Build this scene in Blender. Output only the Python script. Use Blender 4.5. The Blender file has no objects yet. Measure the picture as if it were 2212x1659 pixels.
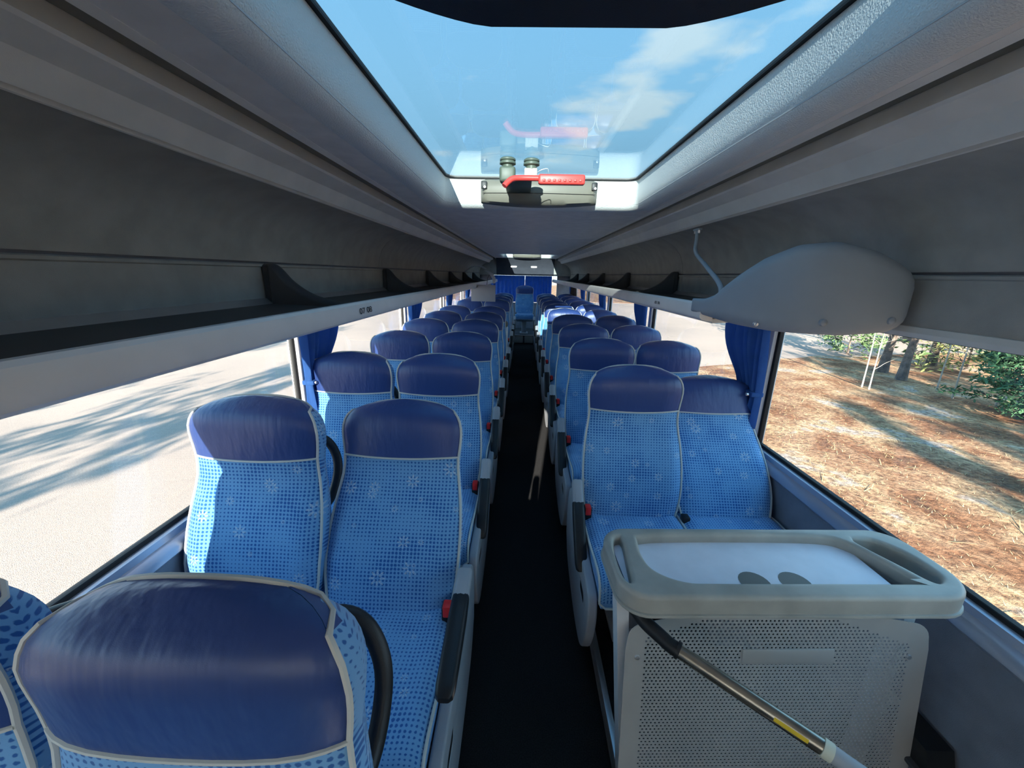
import bpy, bmesh, math, random
import numpy as np
from mathutils import Vector, Matrix
from mathutils.geometry import delaunay_2d_cdt

S = bpy.context.scene
COL = S.collection
R = math.radians

# ------------------------------------------------------------------ camera
CAM = Vector((0.0, 0.0, 1.62))
yaw, pit, rol = R(1.23), R(15.55), R(1.2)
fwd = Vector((-math.sin(yaw)*math.cos(pit), math.cos(yaw)*math.cos(pit), -math.sin(pit)))
rt0 = Vector((math.cos(yaw), math.sin(yaw), 0)); up0 = rt0.cross(fwd)
rt = rt0*math.cos(rol) + up0*math.sin(rol); up = up0*math.cos(rol) - rt0*math.sin(rol)
cd = bpy.data.cameras.new('camera'); cam = bpy.data.objects.new('camera', cd); COL.objects.link(cam)
cd.sensor_width = 36.0; cd.lens = 850.0/2212.0*36.0; cd.clip_start = 0.02; cd.clip_end = 600
m = Matrix((rt, up, -fwd)).transposed().to_4x4(); m.translation = CAM
cam.matrix_world = m
S.camera = cam

# ------------------------------------------------------------------ colour management
S.view_settings.view_transform = 'Standard'; S.view_settings.look = 'None'
S.view_settings.gamma = 1.0; S.view_settings.use_curve_mapping = False
S.view_settings.exposure = 1.5

# ------------------------------------------------------------------ world: blue sky with a few clouds
W = bpy.data.worlds.new('sky'); S.world = W; W.use_nodes = True
nt = W.node_tree; nt.nodes.clear()
def N(t, kind, **kw):
    n = t.nodes.new(kind)
    for k, v in kw.items():
        if k.startswith('i_'): n.inputs[int(k[2:])].default_value = v
        else: setattr(n, k, v)
    return n
wo = N(nt, 'ShaderNodeOutputWorld'); bg = N(nt, 'ShaderNodeBackground')
tc = N(nt, 'ShaderNodeTexCoord')
sep = N(nt, 'ShaderNodeSeparateXYZ'); nt.links.new(tc.outputs['Generated'], sep.inputs[0])
rmp = N(nt, 'ShaderNodeValToRGB'); nt.links.new(sep.outputs[2], rmp.inputs[0])
rmp.color_ramp.elements[0].position = 0.0; rmp.color_ramp.elements[0].color = (0.62, 0.78, 0.92, 1)
rmp.color_ramp.elements[1].position = 0.75; rmp.color_ramp.elements[1].color = (0.14, 0.38, 0.66, 1)
e = rmp.color_ramp.elements.new(0.25); e.color = (0.36, 0.64, 0.85, 1)
# cloud layer: the direction projected on a flat sheet
mx = N(nt, 'ShaderNodeMath', operation='MAXIMUM', i_1=0.06); nt.links.new(sep.outputs[2], mx.inputs[0])
cmb = N(nt, 'ShaderNodeCombineXYZ')
for i in (0, 1):
    dv = N(nt, 'ShaderNodeMath', operation='DIVIDE'); nt.links.new(sep.outputs[i], dv.inputs[0]); nt.links.new(mx.outputs[0], dv.inputs[1])
    nt.links.new(dv.outputs[0], cmb.inputs[i])
mp = N(nt, 'ShaderNodeMapping'); mp.inputs['Location'].default_value = (3.9, 0.4, 0.0); nt.links.new(cmb.outputs[0], mp.inputs[0])
cn = N(nt, 'ShaderNodeTexNoise'); cn.inputs['Scale'].default_value = 1.3; cn.inputs['Detail'].default_value = 7; cn.inputs['Roughness'].default_value = 0.52
nt.links.new(mp.outputs[0], cn.inputs['Vector'])
# one fair-weather cloud above the hatch among thinner ones
lum = N(nt, 'ShaderNodeVectorMath', operation='SUBTRACT'); nt.links.new(cmb.outputs[0], lum.inputs[0]); lum.inputs[1].default_value = (0.55, 2.5, 0)
lsc = N(nt, 'ShaderNodeVectorMath', operation='MULTIPLY'); nt.links.new(lum.outputs[0], lsc.inputs[0]); lsc.inputs[1].default_value = (1.55, 1.1, 0)
lln = N(nt, 'ShaderNodeVectorMath', operation='LENGTH'); nt.links.new(lsc.outputs[0], lln.inputs[0])
lmr = N(nt, 'ShaderNodeMapRange'); lmr.inputs[1].default_value = 0.0; lmr.inputs[2].default_value = 1.3; lmr.inputs[3].default_value = .23; lmr.inputs[4].default_value = -.07; nt.links.new(lln.outputs['Value'], lmr.inputs[0])
lad = N(nt, 'ShaderNodeMath', operation='ADD'); nt.links.new(cn.outputs['Fac'], lad.inputs[0]); nt.links.new(lmr.outputs[0], lad.inputs[1])
cr = N(nt, 'ShaderNodeValToRGB'); nt.links.new(lad.outputs[0], cr.inputs[0])
cr.color_ramp.elements[0].position = 0.535; cr.color_ramp.elements[0].color = (0, 0, 0, 1)
cr.color_ramp.elements[1].position = 0.64; cr.color_ramp.elements[1].color = (0.75, 0.75, 0.75, 1)
mxc = N(nt, 'ShaderNodeMixRGB'); nt.links.new(cr.outputs[0], mxc.inputs[0]); nt.links.new(rmp.outputs[0], mxc.inputs[1])
mxc.inputs[2].default_value = (0.80, 0.83, 0.82, 1)
nt.links.new(mxc.outputs[0], bg.inputs[0]); bg.inputs[1].default_value = 1.25
nt.links.new(bg.outputs[0], wo.inputs[0])

# ------------------------------------------------------------------ sun: low, from ahead and a little left of the coach
sd = bpy.data.lights.new('sun', 'SUN'); sun = bpy.data.objects.new('sun', sd); COL.objects.link(sun)
sd.energy = 16.0; sd.angle = R(0.3); sd.color = (1.0, 0.93, 0.82)
sun.rotation_euler = Vector((0.45, 3.8, -1.0)).to_track_quat('-Z', 'Y').to_euler()

# ================================================================== helpers
XC = 0.05                      # centre line of the coach
HALF = 1.20                    # centre line to glass
RNG = random.Random(7)

class MB:
    def __init__(s): s.v = []; s.f = []; s.uv = []
    def add(s, vs, fs, uv=None):
        o = len(s.v); s.v += [tuple(p) for p in vs]; s.f += [tuple(o+i for i in f) for f in fs]
        s.uv += [tuple(q) for q in uv] if uv else [(p[0]+p[1]*.7, p[2]+p[1]*.5) for p in vs]
        return s
    def bm(s, b):
        b.verts.index_update(); s.add([v.co.copy() for v in b.verts], [[v.index for v in f.verts] for f in b.faces]); b.free(); return s
    def box(s, a, b, bev=0.0, seg=2, M=None):
        bm = bmesh.new(); bmesh.ops.create_cube(bm, size=1)
        a, b = Vector(a), Vector(b); c = (a+b)/2; d = b-a
        for v in bm.verts: v.co = Vector((v.co.x*d.x+c.x, v.co.y*d.y+c.y, v.co.z*d.z+c.z))
        if bev: bmesh.ops.bevel(bm, geom=list(bm.edges)+list(bm.verts), offset=min(bev, min(abs(d.x), abs(d.y), abs(d.z))*.49), segments=seg, profile=.5, affect='EDGES')
        if M is not None: bmesh.ops.transform(bm, matrix=M, verts=bm.verts)
        return s.bm(bm)
    def tube(s, pts, r, n=8, cap=True, closed=False):
        pts = [Vector(p) for p in pts]; rr = r if isinstance(r, (list, tuple)) else [r]*len(pts)
        L = len(pts); vs = []; fs = []; prev = None
        for i, p in enumerate(pts):
            if closed: t = pts[(i+1) % L]-pts[i-1]
            else: t = pts[min(i+1, L-1)]-pts[max(i-1, 0)]
            t = t.normalized() if t.length > 1e-9 else Vector((0, 0, 1))
            if prev is None:
                a = Vector((0, 0, 1)) if abs(t.z) < .9 else Vector((1, 0, 0)); prev = (a-t*a.dot(t)).normalized()
            else:
                q = prev-t*prev.dot(t); prev = q.normalized() if q.length > 1e-6 else prev
            b = t.cross(prev)
            for k in range(n):
                an = 2*math.pi*k/n; vs.append(p+(prev*math.cos(an)+b*math.sin(an))*rr[i])
        for i in range(L if closed else L-1):
            j = (i+1) % L
            for k in range(n): fs.append((i*n+k, i*n+(k+1) % n, j*n+(k+1) % n, j*n+k))
        if cap and not closed: fs.append(tuple(range(n-1, -1, -1))); fs.append(tuple((L-1)*n+k for k in range(n)))
        return s.add(vs, fs)
    def loft(s, rings, cap=True, uv=None, closed=True):
        n = len(rings[0]); vs = [p for r_ in rings for p in r_]; fs = []
        for i in range(len(rings)-1):
            for k in range(n if closed else n-1):
                fs.append((i*n+k, i*n+(k+1) % n, (i+1)*n+(k+1) % n, (i+1)*n+k))
        if cap and closed: fs.append(tuple(range(n-1, -1, -1))); fs.append(tuple((len(rings)-1)*n+k for k in range(n)))
        return s.add(vs, fs, uv)
    def prism(s, prof, y0, y1):           # profile in (x, z) swept along y
        return s.loft([[(x, y, z) for x, z in prof] for y in (y0, y1)])
    def lathe(s, prof, c=(0, 0, 0), n=16, axis='Z'):
        rings = []
        for r_, h in prof:
            ring = []
            for k in range(n):
                a = 2*math.pi*k/n; x, y = r_*math.cos(a), r_*math.sin(a)
                q = {'Z': (x, y, h), 'Y': (x, h, y), 'X': (h, x, y)}[axis]
                ring.append((c[0]+q[0], c[1]+q[1], c[2]+q[2]))
            rings.append(ring)
        return s.loft(rings)
    def mesh(s, name, smooth=True, ang=40):
        me = bpy.data.meshes.new(name); me.from_pydata(s.v, [], s.f)
        uvl = me.uv_layers.new(name='UVMap')
        li = np.empty(len(me.loops), dtype=np.int32); me.loops.foreach_get('vertex_index', li)
        uvl.data.foreach_set('uv', np.array(s.uv, dtype=np.float32)[li].ravel())
        b = bmesh.new(); b.from_mesh(me); bmesh.ops.recalc_face_normals(b, faces=b.faces); b.to_mesh(me); b.free()
        if smooth:
            me.polygons.foreach_set('use_smooth', [True]*len(me.polygons)); me.set_sharp_from_angle(angle=R(ang))
        me.update(); return me
    def obj(s, name, mat, parent=None, smooth=True, ang=40):
        return link(name, s.mesh(name, smooth, ang), mat, parent)

def link(name, me, mat=None, parent=None):
    if mat is not None and not me.materials: me.materials.append(mat)
    o = bpy.data.objects.new(name, me); COL.objects.link(o)
    if parent is not None: o.parent = parent
    return o
def tag(o, label, cat, group=None, kind=None):
    o['label'] = label; o['category'] = cat
    if group: o['group'] = group
    if kind: o['kind'] = kind
    return o
def struct(o, label=None):
    o['kind'] = 'structure'
    if label: o['label'] = label
    return o
def empty(name, loc=(0, 0, 0), rz=0.0):
    o = bpy.data.objects.new(name, None); COL.objects.link(o); o.location = loc; o.rotation_euler.z = rz; o.empty_display_size = .1
    return o
def plate(name, loops, extrude, bevel, mat, parent=None, res=3):
    """flat plate with holes: loops are (x, y) outlines, first the outside; thickness 2*extrude about z=0, rounded rim"""
    cu = bpy.data.curves.new(name, 'CURVE'); cu.dimensions = '2D'; cu.fill_mode = 'BOTH'; cu.extrude = extrude; cu.bevel_depth = bevel; cu.bevel_resolution = res; cu.offset = -bevel
    for lp in loops:
        sp = cu.splines.new('POLY'); sp.points.add(len(lp)-1); sp.use_cyclic_u = True
        for i, (x, y) in enumerate(lp): sp.points[i].co = (x, y, 0, 1)
    o = bpy.data.objects.new(name+'_c', cu); me = bpy.data.meshes.new_from_object(o)
    bpy.data.objects.remove(o); bpy.data.curves.remove(cu)
    me.name = name; me.materials.clear()
    b = bmesh.new(); b.from_mesh(me); bmesh.ops.remove_doubles(b, verts=b.verts, dist=1e-5); bmesh.ops.recalc_face_normals(b, faces=b.faces); b.to_mesh(me); b.free()
    me.polygons.foreach_set('use_smooth', [True]*len(me.polygons)); me.set_sharp_from_angle(angle=R(45))
    return link(name, me, mat, parent)
def rrect(x0, y0, x1, y1, r, n=6):
    if not isinstance(r, (list, tuple)): r = [r]*4
    out = []
    for (cx, cy, a0, rr) in ((x1-r[0], y1-r[0], 0, r[0]), (x0+r[1], y1-r[1], 90, r[1]), (x0+r[2], y0+r[2], 180, r[2]), (x1-r[3], y0+r[3], 270, r[3])):
        for k in range(n+1):
            a = R(a0+90*k/n); out.append((cx+rr*math.cos(a), cy+rr*math.sin(a)))
    return out
def bez(pts, n=24):                        # Catmull-Rom through the points
    P = [Vector(p) for p in pts]; P = [P[0]*2-P[1]]+P+[P[-1]*2-P[-2]]; out = []
    m_ = len(P)-3
    for i in range(m_):
        for k in range(n//m_+1):
            t = k/(n//m_+1); a, b, c, d = P[i:i+4]
            out.append(.5*((2*b)+(c-a)*t+(2*a-5*b+4*c-d)*t*t+(3*b-a-3*c+d)*t**3))
    return out+[P[-2]]
def px(u, v):                              # direction of a picture point, used only for measuring the layout
    return rt*((u-1106)/850)-up*((v-829.5)/850)+fwd
def at_z(u, v, z): d = px(u, v); return CAM+d*((z-CAM.z)/d.z)
def at_y(u, v, y): d = px(u, v); return CAM+d*(y/d.y)
def at_x(u, v, x): d = px(u, v); return CAM+d*(x/d.x)

# ================================================================== materials
def mat(name, col, rough=.6, metal=0.0, noise=0.0, nscale=40, bump=0.0, bscale=300, spec=.4, col2=None, bdist=.002, coat=0.0):
    M_ = bpy.data.materials.new(name); M_.use_nodes = True; t = M_.node_tree; p = t.nodes['Principled BSDF']
    p.inputs['Base Color'].default_value = (*col, 1); p.inputs['Roughness'].default_value = rough; p.inputs['Metallic'].default_value = metal
    p.inputs['Specular IOR Level'].default_value = spec
    if coat: p.inputs['Coat Weight'].default_value = coat
    co = N(t, 'ShaderNodeTexCoord')
    if noise or col2:
        n = N(t, 'ShaderNodeTexNoise'); n.inputs['Scale'].default_value = nscale; n.inputs['Detail'].default_value = 5
        t.links.new(co.outputs['Object'], n.inputs['Vector'])
        r_ = N(t, 'ShaderNodeValToRGB'); t.links.new(n.outputs['Fac'], r_.inputs[0])
        a = tuple(c*(1-noise) for c in col); b = col2 if col2 else tuple(min(1, c*(1+noise)) for c in col)
        r_.color_ramp.elements[0].position = .35; r_.color_ramp.elements[0].color = (*a, 1); r_.color_ramp.elements[1].position = .65; r_.color_ramp.elements[1].color = (*b, 1)
        t.links.new(r_.outputs[0], p.inputs['Base Color'])
    if bump:
        n = N(t, 'ShaderNodeTexNoise'); n.inputs['Scale'].default_value = bscale; n.inputs['Detail'].default_value = 3
        t.links.new(co.outputs['Object'], n.inputs['Vector'])
        b = N(t, 'ShaderNodeBump'); b.inputs['Strength'].default_value = bump; b.inputs['Distance'].default_value = bdist
        t.links.new(n.outputs['Fac'], b.inputs['Height']); t.links.new(b.outputs[0], p.inputs['Normal'])
    return M_
def glass_mat(name, tint, ior=1.45, rough=0.0):
    M_ = bpy.data.materials.new(name); M_.use_nodes = True; t = M_.node_tree; t.nodes.clear()
    o = N(t, 'ShaderNodeOutputMaterial'); mixn = N(t, 'ShaderNodeMixShader'); tr = N(t, 'ShaderNodeBsdfTransparent'); gl = N(t, 'ShaderNodeBsdfGlossy')
    tr.inputs[0].default_value = (*tint, 1); gl.inputs['Roughness'].default_value = rough
    lw = N(t, 'ShaderNodeLayerWeight', i_0=.5); pw = N(t, 'ShaderNodeMath', operation='POWER', i_1=5.0); fr = N(t, 'ShaderNodeMath', operation='MULTIPLY_ADD', i_1=.9, i_2=.035)
    t.links.new(lw.outputs['Facing'], pw.inputs[0]); t.links.new(pw.outputs[0], fr.inputs[0])
    t.links.new(fr.outputs[0], mixn.inputs[0]); t.links.new(tr.outputs[0], mixn.inputs[1]); t.links.new(gl.outputs[0], mixn.inputs[2]); t.links.new(mixn.outputs[0], o.inputs[0])
    return M_
def fabric_mat():
    M_ = bpy.data.materials.new('seat_fabric'); M_.use_nodes = True; t = M_.node_tree; p = t.nodes['Principled BSDF']; L = t.links.new
    uv = N(t, 'ShaderNodeUVMap'); oi = N(t, 'ShaderNodeObjectInfo')
    mul = N(t, 'ShaderNodeMath', operation='MULTIPLY', i_1=17.0); L(oi.outputs['Random'], mul.inputs[0])
    off = N(t, 'ShaderNodeVectorMath', operation='ADD'); L(uv.outputs[0], off.inputs[0]); L(mul.outputs[0], off.inputs[1])
    # dots on a 13 mm grid, their size drifting across the cloth
    sc_ = N(t, 'ShaderNodeVectorMath', operation='SCALE'); sc_.inputs['Scale'].default_value = 1/0.0125; L(uv.outputs[0], sc_.inputs[0])
    wob = N(t, 'ShaderNodeTexNoise'); wob.inputs['Scale'].default_value = 2.3; wob.inputs['Detail'].default_value = 2; L(sc_.outputs[0], wob.inputs['Vector'])
    wsub = N(t, 'ShaderNodeVectorMath', operation='SUBTRACT'); L(wob.outputs['Color'], wsub.inputs[0]); wsub.inputs[1].default_value = (.5, .5, .5)
    wsc = N(t, 'ShaderNodeVectorMath', operation='SCALE'); wsc.inputs['Scale'].default_value = .35; L(wsub.outputs[0], wsc.inputs[0])
    wad = N(t, 'ShaderNodeVectorMath', operation='ADD'); L(sc_.outputs[0], wad.inputs[0]); L(wsc.outputs[0], wad.inputs[1])
    fr = N(t, 'ShaderNodeVectorMath', operation='FRACTION'); L(wad.outputs[0], fr.inputs[0])
    ce = N(t, 'ShaderNodeVectorMath', operation='SUBTRACT'); L(fr.outputs[0], ce.inputs[0]); ce.inputs[1].default_value = (.5, .5, 0)
    fl = N(t, 'ShaderNodeVectorMath', operation='MULTIPLY'); L(ce.outputs[0], fl.inputs[0]); fl.inputs[1].default_value = (1, 1, 0)
    ln = N(t, 'ShaderNodeVectorMath', operation='LENGTH'); L(fl.outputs[0], ln.inputs[0])
    big = N(t, 'ShaderNodeTexNoise'); big.inputs['Scale'].default_value = 9; big.inputs['Detail'].default_value = 3; L(off.outputs[0], big.inputs['Vector'])
    mr = N(t, 'ShaderNodeMapRange'); mr.inputs[1].default_value = .3; mr.inputs[2].default_value = .7; mr.inputs[3].default_value = .2; mr.inputs[4].default_value = .45; L(big.outputs['Fac'], mr.inputs[0])
    df = N(t, 'ShaderNodeMath', operation='SUBTRACT'); L(mr.outputs[0], df.inputs[0]); L(ln.outputs['Value'], df.inputs[1])
    dm = N(t, 'ShaderNodeMath', operation='MULTIPLY', i_1=9.0, use_clamp=True); L(df.outputs[0], dm.inputs[0])
    c1 = N(t, 'ShaderNodeMixRGB'); c1.inputs[1].default_value = (0.16, 0.37, 0.645, 1); c1.inputs[2].default_value = (0.02, 0.115, 0.36, 1); L(dm.outputs[0], c1.inputs[0])
    # pale woven flowers
    vo = N(t, 'ShaderNodeTexVoronoi'); vo.voronoi_dimensions = '2D'; vo.inputs['Scale'].default_value = 9.0; L(off.outputs[0], vo.inputs['Vector'])
    so = N(t, 'ShaderNodeVectorMath', operation='SUBTRACT'); L(off.outputs[0], so.inputs[0]); L(vo.outputs['Position'], so.inputs[1])
    sx = N(t, 'ShaderNodeSeparateXYZ'); L(so.outputs[0], sx.inputs[0])
    an = N(t, 'ShaderNodeMath', operation='ARCTAN2'); L(sx.outputs[1], an.inputs[0]); L(sx.outputs[0], an.inputs[1])
    a8 = N(t, 'ShaderNodeMath', operation='MULTIPLY', i_1=8.0); L(an.outputs[0], a8.inputs[0])
    cs = N(t, 'ShaderNodeMath', operation='COSINE'); L(a8.outputs[0], cs.inputs[0])
    cxy = N(t, 'ShaderNodeCombineXYZ'); L(sx.outputs[0], cxy.inputs[0]); L(sx.outputs[1], cxy.inputs[1])
    ra = N(t, 'ShaderNodeVectorMath', operation='LENGTH'); L(cxy.outputs[0], ra.inputs[0])
    sepc = N(t, 'ShaderNodeSeparateColor'); L(vo.outputs['Color'], sepc.inputs[0])
    rad = N(t, 'ShaderNodeMapRange'); rad.inputs[3].default_value = .006; rad.inputs[4].default_value = .026; L(sepc.outputs[0], rad.inputs[0])
    rp = N(t, 'ShaderNodeMath', operation='MULTIPLY_ADD', i_1=.38, i_2=.72); L(cs.outputs[0], rp.inputs[0])
    ro = N(t, 'ShaderNodeMath', operation='MULTIPLY'); L(rp.outputs[0], ro.inputs[0]); L(rad.outputs[0], ro.inputs[1])
    q1 = N(t, 'ShaderNodeMath', operation='LESS_THAN'); L(ra.outputs['Value'], q1.inputs[0]); L(ro.outputs[0], q1.inputs[1])
    q2 = N(t, 'ShaderNodeMath', operation='MULTIPLY', i_1=.36); L(rad.outputs[0], q2.inputs[0])
    q3 = N(t, 'ShaderNodeMath', operation='GREATER_THAN'); L(ra.outputs['Value'], q3.inputs[0]); L(q2.outputs[0], q3.inputs[1])
    q4 = N(t, 'ShaderNodeMath', operation='MULTIPLY'); L(q1.outputs[0], q4.inputs[0]); L(q3.outputs[0], q4.inputs[1])
    fn = N(t, 'ShaderNodeTexNoise'); fn.inputs['Scale'].default_value = 420; L(off.outputs[0], fn.inputs['Vector'])
    fm = N(t, 'ShaderNodeMapRange'); fm.inputs[1].default_value = .35; fm.inputs[2].default_value = .6; fm.inputs[3].default_value = .0; fm.inputs[4].default_value = .7; L(fn.outputs['Fac'], fm.inputs[0])
    q5 = N(t, 'ShaderNodeMath', operation='MULTIPLY'); L(q4.outputs[0], q5.inputs[0]); L(fm.outputs[0], q5.inputs[1])
    c2 = N(t, 'ShaderNodeMixRGB'); L(q5.outputs[0], c2.inputs[0]); L(c1.outputs[0], c2.inputs[1]); c2.inputs[2].default_value = (0.58, 0.66, 0.70, 1)
    L(c2.outputs[0], p.inputs['Base Color']); p.inputs['Roughness'].default_value = .9; p.inputs['Specular IOR Level'].default_value = .15
    p.inputs['Sheen Weight'].default_value = .25
    bn = N(t, 'ShaderNodeTexNoise'); bn.inputs['Scale'].default_value = 700; L(uv.outputs[0], bn.inputs['Vector'])
    bp = N(t, 'ShaderNodeBump'); bp.inputs['Strength'].default_value = .25; bp.inputs['Distance'].default_value = .001; L(bn.outputs['Fac'], bp.inputs['Height']); L(bp.outputs[0], p.inputs['Normal'])
    return M_
def leather_mat(name, col, wr=.5, scale=(38, 38, 5), rough=.38):
    M_ = mat(name, col, rough, spec=.5); t = M_.node_tree; p = t.nodes['Principled BSDF']; L = t.links.new
    tc_ = N(t, 'ShaderNodeTexCoord'); oi = N(t, 'ShaderNodeObjectInfo')
    ad = N(t, 'ShaderNodeVectorMath', operation='ADD'); L(tc_.outputs['Object'], ad.inputs[0]); L(oi.outputs['Random'], ad.inputs[1])
    mp_ = N(t, 'ShaderNodeMapping'); mp_.inputs['Scale'].default_value = scale; L(ad.outputs[0], mp_.inputs[0])
    n = N(t, 'ShaderNodeTexNoise'); n.inputs['Scale'].default_value = 1.0; n.inputs['Detail'].default_value = 2; L(mp_.outputs[0], n.inputs['Vector'])
    b = N(t, 'ShaderNodeBump'); b.inputs['Strength'].default_value = wr; b.inputs['Distance'].default_value = .006; L(n.outputs['Fac'], b.inputs['Height'])
    n2 = N(t, 'ShaderNodeTexNoise'); n2.inputs['Scale'].default_value = 900; L(tc_.outputs['Object'], n2.inputs['Vector'])
    b2 = N(t, 'ShaderNodeBump'); b2.inputs['Strength'].default_value = .12; b2.inputs['Distance'].default_value = .001; L(n2.outputs['Fac'], b2.inputs['Height']); L(b.outputs[0], b2.inputs['Normal'])
    L(b2.outputs[0], p.inputs['Normal']); return M_

M = {}
M['fabric'] = fabric_mat()
M['leather'] = leather_mat('blue_leather', (0.028, 0.062, 0.215))
M['piping'] = mat('seat_piping', (0.55, 0.56, 0.53), .6)
M['black'] = mat('black_plastic', (0.012, 0.012, 0.014), .45, bump=.15, bscale=500)
M['dark'] = mat('dark_grey_plastic', (0.05, 0.052, 0.058), .5, bump=.15, bscale=500)
M['grey'] = mat('grey_plastic', (0.34, 0.35, 0.38), .5, bump=.12, bscale=600)
M['lgrey'] = mat('light_grey_plastic', (0.48, 0.48, 0.47), .5, bump=.12, bscale=600, noise=.06, nscale=6)
M['red'] = mat('red_button', (0.75, 0.03, 0.03), .35)
M['alu'] = mat('brushed_aluminium', (0.62, 0.62, 0.63), .38, metal=.85, noise=.05, nscale=8)
M['rail'] = mat('satin_rack_rail', (0.78, 0.75, 0.72), .42, metal=.1, noise=.04, nscale=6)
M['carpet'] = mat('aisle_carpet', (0.016, 0.016, 0.017), .95, bump=.9, bscale=260, bdist=.004, spec=.1, noise=.3, nscale=220)
M['ceiling'] = mat('ceiling_lining', (0.80, 0.765, 0.72), .85, bump=.25, bscale=700, bdist=.001, spec=.2, noise=.05, nscale=12)
M['bulkhead'] = mat('bulkhead_carpet', (0.055, 0.06, 0.075), .9, bump=.3, bscale=600, bdist=.001, spec=.15, noise=.06, nscale=10)
M['cove'] = mat('cove_vinyl', (0.72, 0.70, 0.655), .55, bump=.25, bscale=650, bdist=.001, noise=.05, nscale=8)
M['panel'] = mat('rack_back_carpet', (0.37, 0.365, 0.34), .9, bump=.5, bscale=600, bdist=.001, spec=.15, noise=.08, nscale=10)
M['wall'] = mat('side_wall_carpet', (0.20, 0.215, 0.26), .9, bump=.5, bscale=500, bdist=.0015, spec=.15, noise=.1, nscale=9)
M['sill'] = mat('sill_metal', (0.40, 0.42, 0.50), .35, metal=.5)
M['gasket'] = mat('black_rubber', (0.01, 0.01, 0.011), .7)
M['shell'] = mat('roof_sheet', (0.5, 0.5, 0.5), .6, noise=.05, nscale=3)
M['glass'] = glass_mat('side_glass', (0.96, 0.97, 0.965))
M['roofglass'] = glass_mat('tinted_roof_glass', (0.525, 0.585, 0.61))
M['liner'] = leather_mat('hatch_vinyl', (0.74, 0.76, 0.74), .55, (230, 230, 230), .5)
M['pod'] = mat('pod_vinyl', (0.30, 0.335, 0.37), .6, bump=.2, bscale=900, bdist=.001, noise=.04, nscale=6)
M['olive'] = mat('hatch_cover_plastic', (0.19, 0.18, 0.145), .45, bump=.1, bscale=500)
M['oliveknob'] = mat('green_grey_plastic', (0.10, 0.125, 0.095), .45)
M['ivory'] = mat('ivory_plastic', (0.62, 0.60, 0.48), .5)
M['redgrip'] = mat('red_grip', (0.72, 0.07, 0.06), .4)
M['curtain'] = mat('blue_curtain', (0.055, 0.16, 0.44), .85, spec=.15, noise=.12, nscale=14)
_t = M['curtain'].node_tree; _b = _t.nodes['Principled BSDF']; _x = N(_t, 'ShaderNodeMixShader', i_0=.4); _l = N(_t, 'ShaderNodeBsdfTranslucent'); _l.inputs[0].default_value = (.09, .25, .66, 1)
_t.links.new(_b.outputs[0], _x.inputs[1]); _t.links.new(_l.outputs[0], _x.inputs[2]); _t.links.new(_x.outputs[0], _t.nodes['Material Output'].inputs[0])
M['brown'] = mat('brown_curtain', (0.05, 0.035, 0.03), .9, noise=.1, nscale=20)
M['tray'] = mat('tray_laminate', (0.80, 0.80, 0.88), .35, bump=.06, bscale=900, noise=.03, nscale=15)
M['trayrim'] = mat('tray_rim_plastic', (0.36, 0.35, 0.315), .42, noise=.12, nscale=9, bump=.1, bscale=500)
M['perf'] = mat('perforated_steel', (0.54, 0.525, 0.505), .36, metal=.35, noise=.05, nscale=5)
M['white'] = mat('white_paint', (0.66, 0.66, 0.67), .45, noise=.03, nscale=6)
M['steel'] = mat('stained_steel', (0.33, 0.31, 0.27), .25, metal=.9, noise=.2, nscale=9)
M['yellow'] = mat('yellow_label', (0.75, 0.50, 0.03), .5)
M['pinkwhite'] = mat('partition_laminate', (0.72, 0.62, 0.58), .5, noise=.05, nscale=6)
M['beige'] = mat('beige_panel', (0.34, 0.33, 0.30), .6, noise=.06, nscale=6)
M['wood'] = mat('partition_wood', (0.46, 0.33, 0.24), .5, noise=.2, nscale=18)
M['cup'] = mat('cup_recess_plastic', (0.15, 0.15, 0.14), .45, bump=.1, bscale=500)
M['print'] = mat('printed_ink', (0.02, 0.02, 0.02), .6)
M['lamp'] = bpy.data.materials.new('lamp_glow'); M['lamp'].use_nodes = True
_p = M['lamp'].node_tree.nodes['Principled BSDF']; _p.inputs['Emission Color'].default_value = (0.95, 1.0, .9, 1); _p.inputs['Emission Strength'].default_value = 1.2
# outdoors
def ground_mat():
    M_ = mat('asphalt', (0.29, 0.228, 0.188), .95, noise=.14, nscale=90, bump=.5, bscale=120, bdist=.01, spec=.15)
    t = M_.node_tree; p = t.nodes['Principled BSDF']; L = t.links.new
    src = p.inputs['Base Color'].links[0].from_socket; tc_ = N(t, 'ShaderNodeTexCoord')
    big = N(t, 'ShaderNodeTexNoise'); big.inputs['Scale'].default_value = .22; big.inputs['Detail'].default_value = 6; L(tc_.outputs['Object'], big.inputs['Vector'])
    r_ = N(t, 'ShaderNodeValToRGB'); r_.color_ramp.elements[0].position = .3; r_.color_ramp.elements[0].color = (.85, .85, .85, 1); r_.color_ramp.elements[1].position = .7; r_.color_ramp.elements[1].color = (1.1, 1.08, 1.05, 1); L(big.outputs['Fac'], r_.inputs[0])
    mu = N(t, 'ShaderNodeMixRGB', blend_type='MULTIPLY', i_0=1.0); L(src, mu.inputs[1]); L(r_.outputs[0], mu.inputs[2]); L(mu.outputs[0], p.inputs['Base Color'])
    return M_
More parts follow.
